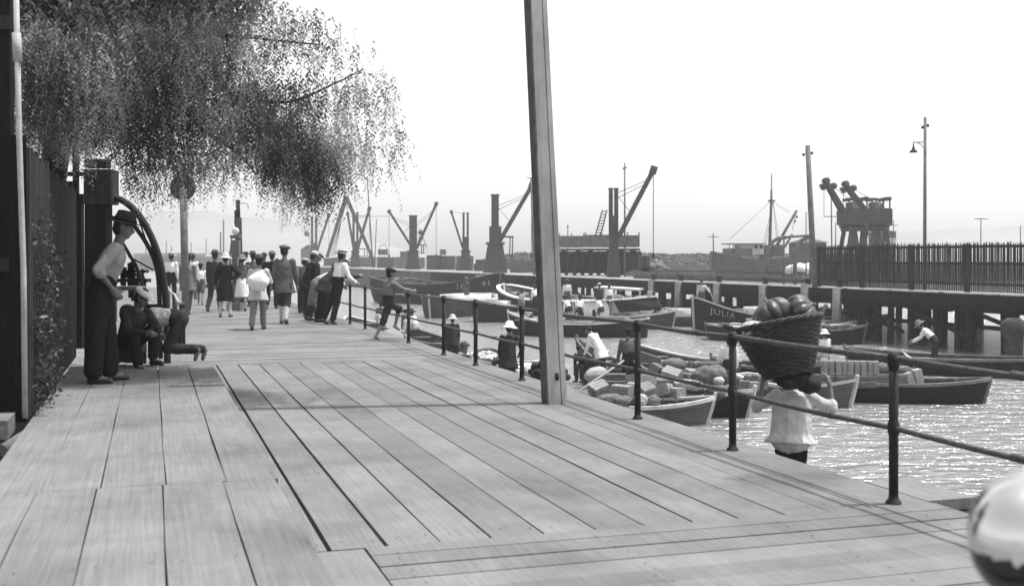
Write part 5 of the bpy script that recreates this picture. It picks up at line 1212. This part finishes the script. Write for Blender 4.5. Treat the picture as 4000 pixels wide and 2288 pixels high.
r_, i_ = MBt('n9', 'rowing_boat', 'pale grey boat beyond the heaped cargo, its prow reaching up between two rail posts', Wt(2470, 1440), Wt(2860, 1500), 1.6, .5, sb=.3, hm='hulllight', gm='offwhite', p_=.6, tr=.4)
r_, i_ = MBt('n10', 'rowing_boat', 'dark boat carrying the seated man in white behind the basket carrier', Wt(2780, 1478), Wt(3240, 1500), 1.6, .45, sb=.2, hm='hull', gm='greywood', p_=.6, tr=.4)
r_, i_ = MBt('n11', 'rowing_boat', 'flat boat with white boards and gourds left of the timber pole', Wt(2180, 1480), Wt(1850, 1470), 1.7, .4, sb=.2, hm='hullgrey', gm='offwhite', p_=.55, tr=.5)

# ------------------------------------------------------------------ cargo
def crate(px, py, Y, size, rot, tilt, label, m='crate', slats=False, group='crates in the boats', name='wooden_crate'):
    c = WY(px, py, Y); root = empty(name, c, 0, label, 'crate', group); Rm = Matrix.Rotation(R(rot), 3, 'Z') @ Matrix.Rotation(R(tilt[0]), 3, 'X') @ Matrix.Rotation(R(tilt[1]), 3, 'Y')
    sx, sy, sz = size; mb = MB(); n_ = 3 if not slats else 5
    for sg in (-1, 1):
        for k in range(n_):
            zz = -sz/2+sz*(k+.5)/n_; mb.box(c+Rm @ V(0, sg*sy/2, zz), (sx, .015, sz/n_*(.88 if not slats else .66)), Rm)
        for k in range(n_):
            yy = -sy/2+sy*(k+.5)/n_; mb.box(c+Rm @ V(0, yy, sg*sz/2), (sx, sy/n_*(.88 if not slats else .66), .015), Rm)
    mb.build('boards', m, root)
    for sg in (-1, 1): mb = MB(); mb.box(c+Rm @ V(sg*(sx/2-.01), 0, 0), (.02, sy-.02, sz-.02), Rm); mb.build('end_panel', m, root)
    mb = MB(); mb.box(c, (sx-.06, sy-.05, sz-.05), Rm); mb.build('contents', 'blackwood', root)
    return root, c, Rm
def sack(px, py, Y, r, rot, label, m='sack', tie=1, tilt=0, group='sacks in the boats', name='filled_sack'):
    c = WY(px, py, Y); root = empty(name, c, 0, label, 'sack', group); Rm = Matrix.Rotation(R(rot), 3, 'Z') @ Matrix.Rotation(R(tilt), 3, 'Y'); sd_ = V(rnd.random()*9, rnd.random()*9, 0)
    mb = MB(); mb.ell(c, r, Rm, 40, 26, fn=lambda th, ph, q: (1+.14*noise.noise(q*2.2+sd_)+.07*noise.noise(q*5+sd_))*(.93+.07*abs(math.sin(math.atan2(q.z, q.y)*7))*max(0, q.x*tie))); mb.build('sack_cloth', m, root)
    mb = MB(); e = c+Rm @ V(r[0]*tie, 0, .02); nn = 14; vs = [e-Rm @ V(.03*tie, 0, 0)]
    for ring, (rr, dx) in enumerate(((.03, .02), (.07, .05))):
        for k in range(nn): a = 2*math.pi*k/nn; w = rr*(1+.35*math.sin(k*3.1)); vs.append(e+Rm @ V(dx*tie, w*math.cos(a), w*math.sin(a)))
    mb.add(vs, [(0, 1+k, 1+(k+1) % nn) for k in range(nn)]+[(1+k, 1+(k+1) % nn, 1+nn+(k+1) % nn, 1+nn+k) for k in range(nn)]); mb.build('tied_end', m, root)
    return root
def gourd(px, py, Y, r, label, m='gourd', sq=.78, tilt=(0, 0), group='pumpkins in the boats', z=None, name='pumpkin'):
    c = WY(px, py, Y) if z is None else z; Rm = Matrix.Rotation(R(tilt[0]), 3, 'X') @ Matrix.Rotation(R(tilt[1]), 3, 'Y'); root = empty(name, c, 0, label, 'pumpkin', group)
    mb = MB(); mb.ell(c, (r*.95, r*.95, r*sq*.95), Rm, 88, 20, fn=lambda th, ph, q: 1+.13*abs(math.cos(ph*5.5))**.7*math.sin(th)+.05*noise.noise(q*2)-.10*abs(math.cos(th))**8); mb.build('rind', m, root)
    mb = MB(); t_ = c+Rm @ V(0, 0, r*sq*.86); mb.tube([t_, t_+Rm @ V(.01, 0, r*.25)], [r*.1, r*.07], 6); mb.build('stalk', 'greywood', root); return root
C = crate
C(2338, 1520, 24.2, (.36, .28, .24), 35, (20, -18), 'tilted pale crate left of the dark stacked crates in the nearest boat')
C(2430, 1530, 24.2, (.42, .30, .27), -28, (0, 2), 'square crate with two pale planks behind the rail post in the nearest boat')
C(2483, 1522, 24.4, (.34, .30, .27), -20, (0, 4), 'pale crate just right of the third rail post')
C(2522, 1527, 24.0, (.34, .26, .26), 40, (24, -12), 'slatted crate tilted over the two round sacks', slats=True)
C(2505, 1484, 25.0, (.60, .34, .2), 35, (-12, 8), 'bright slatted crate lying open-side up right of the third rail post', slats=True, m='crate')
C(2404, 1474, 25.2, (.46, .3, .16), -8, (0, 0), 'top dark crate of the stack behind the leaning oar', m='cratedark', slats=True)
C(2404, 1502, 25.0, (.46, .3, .16), -5, (0, 0), 'lower dark crate of the stack behind the leaning oar', m='cratedark', slats=True)
C(2624, 1466, 25.6, (.40, .30, .26), -38, (22, 16), 'big tilted crate with a ring mark on its end, below the large tied sack')
C(2564, 1446, 25.8, (.3, .26, .24), 50, (25, 10), 'tilted crate at the left of the large tied sack', m='cratedark')
C(2590, 1500, 25.2, (.36, .28, .24), 10, (8, 0), 'shaded crate under the big tilted crate', m='cratedark')
C(2598, 1524, 24.9, (.36, .28, .24), 62, (-18, 10), 'crate leaning outward over the gunwale of the second boat')
C(2637, 1538, 24.8, (.40, .28, .27), -55, (0, 0), 'upright crate with one pale plank on the second boat')
C(2707, 1552, 24.9, (.62, .3, .12), 6, (0, 3), 'long low dark crate behind the fourth gap of the rail on the second boat', m='cratedark')
C(2712, 1530, 25.2, (.58, .3, .13), 4, (0, 2), 'long dark crate lying on the low dark crate', m='cratedark')
C(2703, 1456, 26.4, (.40, .3, .14), 30, (10, 6), 'flat crate on the far side behind the big round sack')
C(2690, 1478, 26.2, (.36, .3, .24), -60, (0, 0), 'pale-ended crate left of the big round sack')
C(2967, 1492, 26.4, (.28, .28, .3), 20, (0, 4), 'upright crate left of the basket carrier', m='cratedark')
C(2940, 1508, 25.8, (.26, .22, .18), 0, (0, 0), 'low crate beside the glass jar left of the basket carrier')
C(2908, 1505, 25.6, (.24, .22, .2), -15, (0, 0), 'small pale crate behind the second rail post', m='cratedark')
sack(2630, 1424, 26, (.33, .2, .17), 8, 'large sack with a pleated tied end on top of the heap', tie=1)
sack(2770, 1468, 25.8, (.42, .32, .27), -10, 'biggest round sack left of the second rail post', tilt=-8)
sack(2690, 1503, 25.0, (.36, .24, .13), -6, 'flattened pale sack draped below the biggest round sack', m='sackpale', tilt=6)
sack(2262, 1548, 24, (.24, .22, .15), 15, 'rounded sack by the foot of the timber pole')
sack(2383, 1558, 23.7, (.30, .2, .12), 0, 'dark sack lying under the crates in the nearest boat')
sack(2432, 1563, 23.5, (.2, .18, .11), 20, 'small sack just left of the third rail post in the nearest boat')
sack(2503, 1563, 23.6, (.17, .15, .15), 0, 'left one of two round mottled sacks right of the third rail post', m='sackpale')
sack(2552, 1568, 23.6, (.16, .14, .15), 0, 'right one of two round mottled sacks right of the third rail post')
sack(2325, 1460, 27, (.30, .25, .17), 20, 'pale cloth-covered bundle under the oar beside the tall prow', m='sackpale', tilt=-15)
gourd(2808, 1487, 25.0, .115, 'striped pale pumpkin on top of the heap left of the second rail post', m='gourdpale', sq=.85)
gourd(2925, 1482, 26.8, .13, 'barrel-like striped pumpkin left of the basket carrier', tilt=(80, 0))
p = MB(); c = WY(2800, 1530, 24.8); 
for k in range(5): p.ell(c+V(rnd.uniform(-.1, .15), 0, rnd.uniform(-.1, .03)), (.2, .16, .13), Matrix.Rotation(rnd.random()*3, 3, 'Z'), fn=lambda th, ph, q: 1+.2*noise.noise(q*3))
thing('dark_cloth_bundle', 'mcoat', p, 'bundle of dark wrinkled cloth under the striped pale pumpkin', 'bundle')
for px, py, Y, lab in ((2684, 1576, 24.4, 'pale wooden bollard on the bow deck of the nearest boat'), (3735, 1488, 27.6, 'pale wooden bollard on the bow of the long black boat'), (2538, 1147, 62, 'pale round bollard standing above the canopied launch')):
    p = MB(); k = Y/F*(9 if py > 1200 else 11); p.lathe(WY(px, py+(10 if py > 1200 else 14), Y), [(k, 0), (k*.8, k*.5), (k*.85, k*1.6), (k*1.1, k*2.1), (0, k*2.2)], 12); thing('bollard', 'greywood' if py > 1200 else 'offwhite', p, lab, 'bollard')
# crates of the long black boat
for i in range(9):
    C(3222+i*25, 1434+i*.5, 27.6+.05*(i % 2), (.34, .13, .33), 80+rnd.uniform(-5, 5), (rnd.uniform(-6, 6), 0), 'slatted crate on edge, %s from left in top row on the black boat' % ORD[i], slats=True, group='slatted crates in the top row', m='crate')
for px, w, lab in ((3228, .28, 'first from the left'), (3294, .47, 'second from the left'), (3377, .49, 'third from the left')):
    C(px, 1478, 27.5, (w, .35, .13), 2, (0, 0), 'upper flat crate under the slatted row, '+lab, m='cratedark', slats=True)
    C(px, 1500, 27.4, (w, .35, .13), -2, (0, 0), 'lower flat crate under the slatted row, '+lab, m='cratedark', slats=True)
C(3447, 1484, 27.5, (.36, .3, .3), -8, (0, 0), 'plain smooth box between the flat crates and the first rail post', m='cratedark', name='plain_box')
sack(3447, 1436, 27.6, (.26, .18, .13), 5, 'dark sack on top of the plain smooth box')
sack(3520, 1442, 27.6, (.26, .18, .1), -5, 'dark sack just right of the first rail post')
C(3520, 1485, 27.4, (.3, .3, .3), 10, (0, 0), 'box right of the first rail post below the dark sack', m='cratedark', name='plain_box')
p = MB(); c = WY(3585, 1478, 27.4); p.box(c+V(.0, 0, 0), (.18, .3, .46), Matrix.Rotation(-.2, 3, 'Y')); p.box(c+V(-.2, 0, -.04), (.16, .28, .4), Matrix.Rotation(-.35, 3, 'Y'))
thing('leaning_boards', 'sackpale', p, 'pale boards and canvas leaning at the end of the crates on the long black boat', 'boards')
p = MB()
p.tube([W(2235, 1545, -1.5), WY(2420, 1420, 27.5), WY(2440, 1405, 28.4)], .028, 8); thing('oar', 'crate', p, 'long pale oar slanting up from beside the timber pole to the dark standing man', 'oar')
p = MB(); p.tube([WY(2476, 1410, 28), WY(2545, 1455, 27.6)], .026, 8); thing('oar', 'crate', p, 'pale oar slanting down right from the dark standing man', 'oar')
p = MB(); p.beam(WY(2485, 1383, 29), WY(2580, 1415, 27.5), .05, .22); thing('oar', 'greywood', p, 'broad oar blade or plank lifted over the heaped cargo left of the big tied sack', 'oar')
p = MB(); p.tube([WY(3525, 1372, 33), WY(3560, 1405, 32)], [.01, .06], 8); thing('oar', 'offwhite', p, 'short pointed pale pole end rising left of the bent man in white', 'pole')
p = MB(); p.tube([WY(3260, 1370, 34), WY(3380, 1378, 34), WY(3560, 1400, 33.8), WY(3990, 1408, 33)], .03, 6); thing('spar', 'greywood', p, 'long spar with rope lying along the far side of the long dark open boat', 'spar')
# goods left of the pole
p = MB(); c = WY(1905, 1398, 28); Rm = Matrix.Rotation(.35, 3, 'X'); p.lathe(c, [(0, -.13), (.3, -.1), (.36, .02), (.38, .1), (.34, .1), (.3, 0), (0, -.02)], 24, Rm); ro = thing('flat_basket', 'wicker', p, 'shallow round basket of small goods between two rail posts left of the timber pole', 'basket')
p = MB()
for k in range(60): a = rnd.random()*6.28; rr = rnd.random()**.5*.24; p.ell(c+Rm @ V(rr*math.cos(a), rr*math.sin(a), .06), (.05, .05, .045), nu=8, nv=6)
tag(p.build('basket_fruit', 'gourdpale'), 'small pale fruit heaped in the shallow round basket', 'fruit')
p = MB()
for k in range(60): p.ell(c+V(.55+rnd.gauss(0, .12), rnd.gauss(0, .1), -.33+rnd.gauss(0, .12)), (.07, .07, .05), Matrix.Rotation(rnd.random(), 3, 'X'), nu=7, nv=5)
thing('dark_heap', 'dcoat', p, 'dark heap of goods right below the shallow basket', 'heap')
C(1880, 1428, 27.5, (.45, .3, .22), -10, (0, 10), 'crate under the shallow round basket', m='cratedark')
for i, (px, py, r__) in enumerate(((2035, 1488, .17), (2068, 1450, .15), (2098, 1462, .13), (2058, 1475, .13), (2085, 1490, .14), (2022, 1462, .12))):
    gourd(px, py, 25+.1*i, r__, ['large pumpkin lowest left of the timber pole', 'pumpkin highest in the heap left of the timber pole', 'pumpkin nearest the timber pole in the heap', 'middle pumpkin of the heap left of the timber pole', 'lower right pumpkin of the heap left of the timber pole', 'small pumpkin at the left side of the heap near the timber pole'][i], m='gourdpale', sq=.8, tilt=(30, 20*i))
p = MB(); a_ = WY(2020, 1455, 28); p.box(WY(2050, 1428, 28), (.5, .5, .03), Matrix.Rotation(.4, 3, 'Z') @ Matrix.Rotation(.15, 3, 'X')); thing('white_board', 'white', p, 'white square board lying on the boat left of the timber pole', 'board')
p = MB()
for k in range(160):
    a = rnd.random()*6.28; p.ell(WY(2140, 1460, 21)+V(rnd.gauss(0, .13), rnd.gauss(0, .07), rnd.gauss(0, .13)), (.09, .08, .07), nu=6, nv=4)
thing('woven_bundle', 'dcoat', p, 'dark lumpy woven bundle partly behind the timber pole', 'bundle')

# ------------------------------------------------------------------ people in the boats and on the landing
def foot(key, x, y=0, z=.08):
    return on(boats[key][1], x, y, z)
VX = .02
def at(px, Y, z): return V((px-CX)/F*Y, Y, z)
bend = dict(L=(ang(4, 4, -1), ang(-4, 0, -1)), R=(ang(-2, 4, 1), ang(-6, 0, 1)))
person(at(1768, 32.5, -1.6), 10, 1.46, 'boy in white sun hat and dark jacket standing on the landing between two rail posts', top='dcoat', bottom='dcoat', coat=True, hat='sunhat', hatm='lcoat', voxel=.016)
person(at(1985, 25, -1.6), -20, 1.68, 'stout man in dark coat and white bucket hat standing behind the fourth rail post', top='dcoat', bottom='dcoat', coat=True, hat='sunhat', hatm='wshirt', lean=6, voxel=.016, arms=dict(L=(ang(5, 14, -1), ang(30, 4, -1)), R=(ang(5, 30, 1), ang(50, -30, 1))))
person(at(1835, 29, -1.6), 160, 1.6, 'man in white shirt and dark hat squatting on the landing beside a rail post', top='wshirt', bottom='dcoat', vest='dcoat', hat='fedora', hatm='felt', lean=35, seat=.2, legs=dict(L=(ang(115, 10, -1), ang(-5)), R=(ang(110, 10, 1), ang(5))), arms=dict(L=(ang(10, 5, -1), ang(20)), R=(ang(25, 5, 1), ang(60))), voxel=.018)
person(at(1477, 50, -1.6), -30, 1.6, 'seated woman in a dark hat beyond the rail beside the barefoot boy', top='dcoat', bottom='lcoat', hat='fedora', hatm='dcoat', seat=.35, lean=20, legs=dict(L=(ang(85), ang(5)), R=(ang(80), ang(10))), voxel=.025)
person(at(1625, 44, -1.6), 60, 1.6, 'seated person in a wide dark hat beyond the rail, left of a rail post', top='wshirt', bottom='lcoat', hat='sunhat', hatm='dcoat', seat=.3, lean=20, legs=dict(L=(ang(85), ang(5)), R=(ang(80), ang(10))), voxel=.025)
person(at(1600, 47, -1.6), 30, 1.6, 'person in dark clothes bending beside the seated wide-hatted person beyond the rail', top='mcoat', bottom='wshirt', hat='sunhat', hatm='gcoat', lean=50, seat=.35, legs=dict(L=(ang(85), ang(5)), R=(ang(80), ang(10))), voxel=.025)
person(at(2345, 30.5, ZW+.12), 55, 1.70, 'man in a white jacket bending forward in the boat with the tall prow', top='wshirt', bottom='dcoat', coat=True, hat='none', lean=30, head=(35, 0), legs=bend, arms=dict(L=(ang(10, 4, -1), ang(25)), R=(ang(0, 4, 1), ang(15))), voxel=.014)
person(at(2285, 31.5, ZW+.12), 150, 1.5, 'dark-clothed person crouching at the tall prow behind the man in the white jacket', top='dcoat', bottom='dcoat', coat=True, hat='none', lean=40, seat=.3, legs=dict(L=(ang(90), ang(0)), R=(ang(90), ang(0))), voxel=.018)
person(at(2455, 28.3, ZW+.12), 10, 1.62, 'man in dark clothes holding an oar, standing behind the third rail post', top='mcoat', bottom='bcoat', hat='cap', hatm='dcoat', lean=4, arms=dict(L=(ang(5, 12, -1), ang(15, 8, -1)), R=(ang(8, 10, 1), ang(25, 0, 1))), voxel=.014)
person(at(2848, 29.5, ZW+.1), -15, 1.62, 'man in white shirt and dark trousers seated behind the second rail post', top='wshirt', bottom='dcoat', hat='none', lean=-6, seat=.5, legs=dict(L=(ang(75, 10, -1), ang(10)), R=(ang(60, 20, 1), ang(30))), arms=dict(L=(ang(-5, 25, -1), ang(60, -20, -1))), voxel=.014)
person(at(3652, 34.5, ZW+.1), 62, 1.66, 'man in white shirt and soft hat bending over in the long dark open boat', top='wshirt', bottom='dcoat', hat='sunhat', hatm='gcoat', lean=42, head=(15, 0), legs=bend, arms=dict(L=(ang(25, 4, -1), ang(60)), R=(ang(30, 4, 1), ang(65))), voxel=.015)
person(at(3222, 33, ZW+.1), 20, 1.5, 'small figure in white seen just right of the basket above the rail', top='wshirt', bottom='lcoat', hat='sunhat', hatm='wshirt', seat=.5, legs=dict(L=(ang(85), ang(5)), R=(ang(80), ang(10))), voxel=.02)
sm = dict(voxel=.03)
def sit(px, Y, z, face, label, **k):
    a = dict(top='wshirt', bottom='dcoat', hat='cap', hatm='mcoat', seat=.4, lean=15, legs=dict(L=(ang(85), ang(5)), R=(ang(80), ang(10))), voxel=.028); a.update(k)
    return person(at(px, Y, z), face, 1.65, label, **a)
sit(2228, 54, -1.45, 60, 'man in white shirt hunched on the launch just right of the timber pole', lean=30)
sit(2260, 54, -1.5, -20, 'second man in white seated right beside the hunched man on the launch', lean=20)
sit(2352, 54.5, -1.5, 60, 'boy in white shirt sitting on the launch with his back to the white cabin side', hatm='dcoat', lean=25)
person(at(2342, 57, -1.25), 20, 1.5, 'dark figure in a white cap standing behind the boy in white on the launch', top='dcoat', bottom='dcoat', hat='cap', hatm='wshirt', voxel=.028)
person(at(2380, 57, -1.3), 15, 1.5, 'boy in white shirt standing by the cabin side of the launch', top='wshirt', bottom='mcoat', hat='cap', hatm='mcoat', voxel=.028)
person(at(2215, 62, -1.35), -10, 1.7, 'man in white shirt standing in the white-edged lighter right of the timber pole', top='wshirt', bottom='mcoat', hat='cap', hatm='gcoat', voxel=.028)
sit(2095, 61, -1.2, 30, 'man in white seated in the white-edged lighter left of the timber pole')
person(at(2033, 58, -1.6), -60, 1.55, 'figure in pale clothes standing at the bow of the white-edged lighter', top='lcoat', bottom='gcoat', hat='none', lean=10, voxel=.028)
person(at(1823, 70, -1.35), 150, 1.7, 'grey figure standing on the decked barge beneath the number 169', top='mcoat', bottom='gcoat', hat='cap', hatm='gcoat', voxel=.03)
person(at(2740, 55, -1.15), 175, 1.66, 'man in pale shirt standing on the barge lettered JULIA holding a pole', top='lcoat', bottom='mcoat', hat='fedora', hatm='felt', voxel=.025, arms=dict(L=(ang(30, 30, -1), ang(60, 20, -1))))
p = MB(); p.tube([WY(2768, 1120, 54.5), WY(2790, 1182, 54.5)], .03, 6); thing('boat_pole', 'crate', p, 'thin pole held by the man on the barge lettered JULIA', 'pole')
p = MB(); c = WY(3960, 1320, 37); p.lathe(V(c.x, c.y, ZW-1), [(.22, 0), (.26, 1.2), (.3, 1.9), (.42, 2.1), (.4, 2.4), (.2, 2.55), (0, 2.55)], 14)
thing('mossy_pile', 'mud', p, 'thick weedy pile head standing in the water at the right edge', 'pile')

# ------------------------------------------------------------------ basket carrier
bm = at(3088, 10.7, -1.0)
person(bm, -25, 1.52, 'porter in a loose white shirt carrying a huge wicker basket on his shoulders', top='lcoat', bottom='bcoat', hat='scarf', sleeves='rolled', lean=14, head=(22, -20), coat=True, topk=1.2, hem=.07,
       arms=dict(L=(ang(20, 55, -1), V(.25, .05, 1), V(.1, .2, 1)), R=(ang(40, 55, 1), V(-.15, .25, 1), V(-.3, .1, 1))), legs=dict(L=(ang(14), ang(4)), R=(ang(-4), ang(-14))), voxel=.011)
bc = WY(3060, 1372, 10.6)
Rb = Matrix.Rotation(R(-11), 3, 'Y') @ Matrix.Rotation(R(-8), 3, 'X')
root = empty('wicker_basket', bc, 0, 'huge round wicker basket heaped with pumpkins on the porter\'s shoulders', 'basket')
def brad(z): return .20+.18*((z+.22)/.50)**.8 if z > -.22 else .20
mb = MB(); NW = 26
for k in range(NW):
    z = -.22+.48*k/(NW-1); pts = []
    for j in range(73):
        a = 2*math.pi*j/72; rr = brad(z)+.008*math.sin(j*math.pi/3+(math.pi if k % 2 else 0))+.004*rnd.random(); pts.append(bc+Rb @ V(rr*math.cos(a)*1.08, rr*math.sin(a), z+.003*math.sin(j*.9+k)))
    mb.tube(pts, .0095, 5)
mb.build('woven_side', 'wicker', root)
mb = MB()
for j in range(24):
    a = 2*math.pi*j/24; mb.tube([bc+Rb @ V(brad(z)*math.cos(a)*1.08, brad(z)*math.sin(a), z) for z in (-.22, -.1, .1, .27)], .008, 5)
mb.build('stake', 'wicker', root)
mb = MB()
for q in range(3):
    pts = []
    for j in range(73): a = 2*math.pi*j/72; rr = .385+.014*math.cos(j*.9+q*2.1); pts.append(bc+Rb @ V(rr*math.cos(a)*1.08, rr*math.sin(a), .27+.014*math.sin(j*.9+q*2.1)))
    mb.tube(pts, .014, 6)
mb.build('rim', 'wicker', root)
for sg in (-1, 1):
    mb = MB()
    for q in range(2): mb.tube([bc+Rb @ V(sg*(.36+.13*math.sin(t*math.pi)), -.10+.2*t, .25+.09*math.sin(t*math.pi)+.012*math.sin(t*25+q*3)) for t in [i/14 for i in range(15)]], .015, 6)
    mb.build('handle', 'wicker', root)
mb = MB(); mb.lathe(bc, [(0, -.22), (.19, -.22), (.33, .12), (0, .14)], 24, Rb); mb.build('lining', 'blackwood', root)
gourd(0, 0, 0, .185, 'large dark ribbed pumpkin on top of the wicker basket, left', z=bc+Rb @ V(-.03, -.05, .36), group='pumpkins in the basket', tilt=(-20, -25))
gourd(0, 0, 0, .165, 'dark ribbed pumpkin at the right side on top of the wicker basket', z=bc+Rb @ V(.24, -.06, .33), group='pumpkins in the basket', tilt=(30, 50))
gourd(0, 0, 0, .13, 'pale gourd low at the left inside the wicker basket rim', z=bc+Rb @ V(-.24, -.12, .24), group='pumpkins in the basket', m='gourdpale')
gourd(0, 0, 0, .15, 'dark pumpkin at the back of the wicker basket', z=bc+Rb @ V(.05, .2, .3), group='pumpkins in the basket')
p = MB()
for (px, py, rx, rz) in ((3120, 1478, .17, .08), (3158, 1496, .11, .10), (3075, 1490, .12, .07)): p.ell(WY(px, py, 10.55), (rx, .14, rz), Matrix.Rotation(.3, 3, 'Y'), 24, 14, fn=lambda th, ph, q: 1+.18*noise.noise(q*2.6))
thing('shoulder_cloth', 'dcoat', p, 'dark folded cloth padding the porter\'s neck under the huge wicker basket', 'cloth')
# plank step outside the rail under the porter is part of landing

# ------------------------------------------------------------------ polished lamp at the lower right
lc = WY(4045, 2118, 1.9); root = empty('motor_headlamp', lc, 0, 'large polished metal headlamp, out of focus at the lower right corner', 'headlamp')
dl = V(-.25, -.15, 0).normalized()
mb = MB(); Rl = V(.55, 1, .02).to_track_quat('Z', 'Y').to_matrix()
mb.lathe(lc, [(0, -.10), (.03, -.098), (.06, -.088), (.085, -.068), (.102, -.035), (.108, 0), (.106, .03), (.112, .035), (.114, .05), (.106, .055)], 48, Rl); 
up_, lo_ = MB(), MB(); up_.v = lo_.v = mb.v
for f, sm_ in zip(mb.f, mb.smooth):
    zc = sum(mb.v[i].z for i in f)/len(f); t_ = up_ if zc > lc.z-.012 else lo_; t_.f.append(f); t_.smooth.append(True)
up_.build('lamp_shell', 'chrome', root); lo_.build('painted_dark_reflection', 'darkreflect', root)  # lower half coloured black in place of a mirrored dark reflection
mb = MB(); mb.lathe(lc, [(.104, .052), (.08, .062), (0, .068)], 32, Rl); mb.build('lens', 'globe', root)
mb = MB(); mb.tube([lc+V(.03, 0, -.1), lc+V(.05, .02, -.35), lc+V(.3, .1, -.55)], .018, 10); mb.build('bracket', 'iron', root)

root = empty('added_reflection_wing', V(1.25, 1.2, 0), 0, 'black mudguard of a motor car carrying the polished headlamp', 'car')  # out of view, added to give the headlamp something dark to mirror
mb = MB(); vs = []
for i in range(15):
    a = math.pi*(.08+.84*i/14)
    for j in range(7): x = .93+.62*j/6; rr = .62-.05*(abs(j-3)/3)**2; vs.append(V(x, 1.35-math.cos(a)*rr*1.5, .12+math.sin(a)*rr))
mb.add(vs, [(i*7+j, i*7+j+1, (i+1)*7+j+1, (i+1)*7+j) for i in range(14) for j in range(6)], True); mb.build('mudguard', 'sign', root)
mb = MB(); mb.lathe(V(1.2, 1.35, .33), [(0, -.06), (.24, -.06), (.33, -.05), (.35, 0), (.33, .05), (.24, .06), (0, .06)], 24, Matrix.Rotation(R(90), 3, 'Y')); mb.build('wheel', 'shoe', root)
# ------------------------------------------------------------------ far shore
def hills(name, Y, x0, x1, h, seed):
    mb = MB(); n_ = 60; vs = []
    for i in range(n_+1):
        x = x0+(x1-x0)*i/n_; e = math.sin(math.pi*i/n_)**.6; z = h*e*(.6+.5*noise.noise(V(x*.006, seed, 0))+.15*noise.noise(V(x*.03, seed, 1)))
        vs += [V(x, Y-60, ZW-.5), V(x, Y, z*.6), V(x, Y+60, max(z, 0)), V(x, Y+160, ZW-.5)]
    mb.add(vs, [(i*4+j, i*4+j+1, (i+1)*4+j+1, (i+1)*4+j) for i in range(n_) for j in range(3)], True)
    struct(name, 'hill', mb)
hills('hills', 820, -420, -60, 46, 3.1); hills('hills', 850, 180, 560, 34, 8.2)
mb = MB(); mb.prism([WY(560, 1000, 330).xy.to_3d(), WY(905, 1000, 330).xy.to_3d(), WY(905, 1000, 330).xy.to_3d()+V(0, 12, 0), WY(560, 1000, 330).xy.to_3d()+V(-5, 12, 0)], ZW-1, 2.1)
thing('breakwater', 'stone', mb, 'long low breakwater wall on the horizon behind the walking people', 'breakwater')
def farship(px0, px1, ydk, masts, Y, label, house=None):
    z = lambda py: WY(0, py, Y).z; X = lambda px: WY(px, 0, Y).x
    root = empty('distant_ship', V(X((px0+px1)/2), Y, ZW), 0, label, 'ship', 'ships on the horizon')
    x0, x1 = X(px0), X(px1); p = MB(); p.add([(x0, Y, z(ydk)), (x1, Y, z(ydk-2)), (x1-2, Y-2, ZW), (x0+2, Y-2, ZW), (x0, Y+6, z(ydk)), (x1, Y+6, z(ydk-2)), (x1-2, Y+6, ZW), (x0+2, Y+6, ZW)], [(0, 1, 2, 3), (7, 6, 5, 4), (0, 4, 5, 1), (1, 5, 6, 2), (3, 2, 6, 7), (0, 3, 7, 4)]); p.build('hull', 'hullgrey', root)
    if house: p = MB(); p.box((X(house[0]), Y+3, z((ydk+house[1])/2)), ((x1-x0)*.25, 4, z(house[1])-z(ydk))); p.build('deckhouse', 'offwhite', root)
    for (px, py) in masts: p = MB(); p.tube([(X(px), Y+3, z(ydk)), (X(px), Y+3, z(py))], .22, 5); p.build('mast', 'steel', root)
farship(520, 690, 990, [(560, 965), (640, 940), (660, 958)], 420, 'pale steamer on the horizon left of the round sign post', (600, 976))
farship(700, 790, 992, [(738, 945), (797, 930)], 440, 'small sailing ship on the horizon just right of the round sign post', None)
farship(840, 920, 985, [(862, 856), (850, 905)], 300, 'sailing ship with tall masts on the horizon left of the fuel pump', None)

# ------------------------------------------------------------------ haze
hz = bpy.data.materials.new('haze_air'); hz.use_nodes = True; n = hz.node_tree; n.nodes.clear()
out = n.nodes.new('ShaderNodeOutputMaterial'); pv = n.nodes.new('ShaderNodeVolumePrincipled'); pv.inputs['Color'].default_value = (1, 1, 1, 1); pv.inputs['Density'].default_value = .0010; pv.inputs['Anisotropy'].default_value = .2
n.links.new(pv.outputs[0], out.inputs['Volume'])
mb = MB(); mb.box((0, 480, 25.0), (1500, 1100, 60)); o = mb.build('haze', hz); tag(o, kind='stuff');
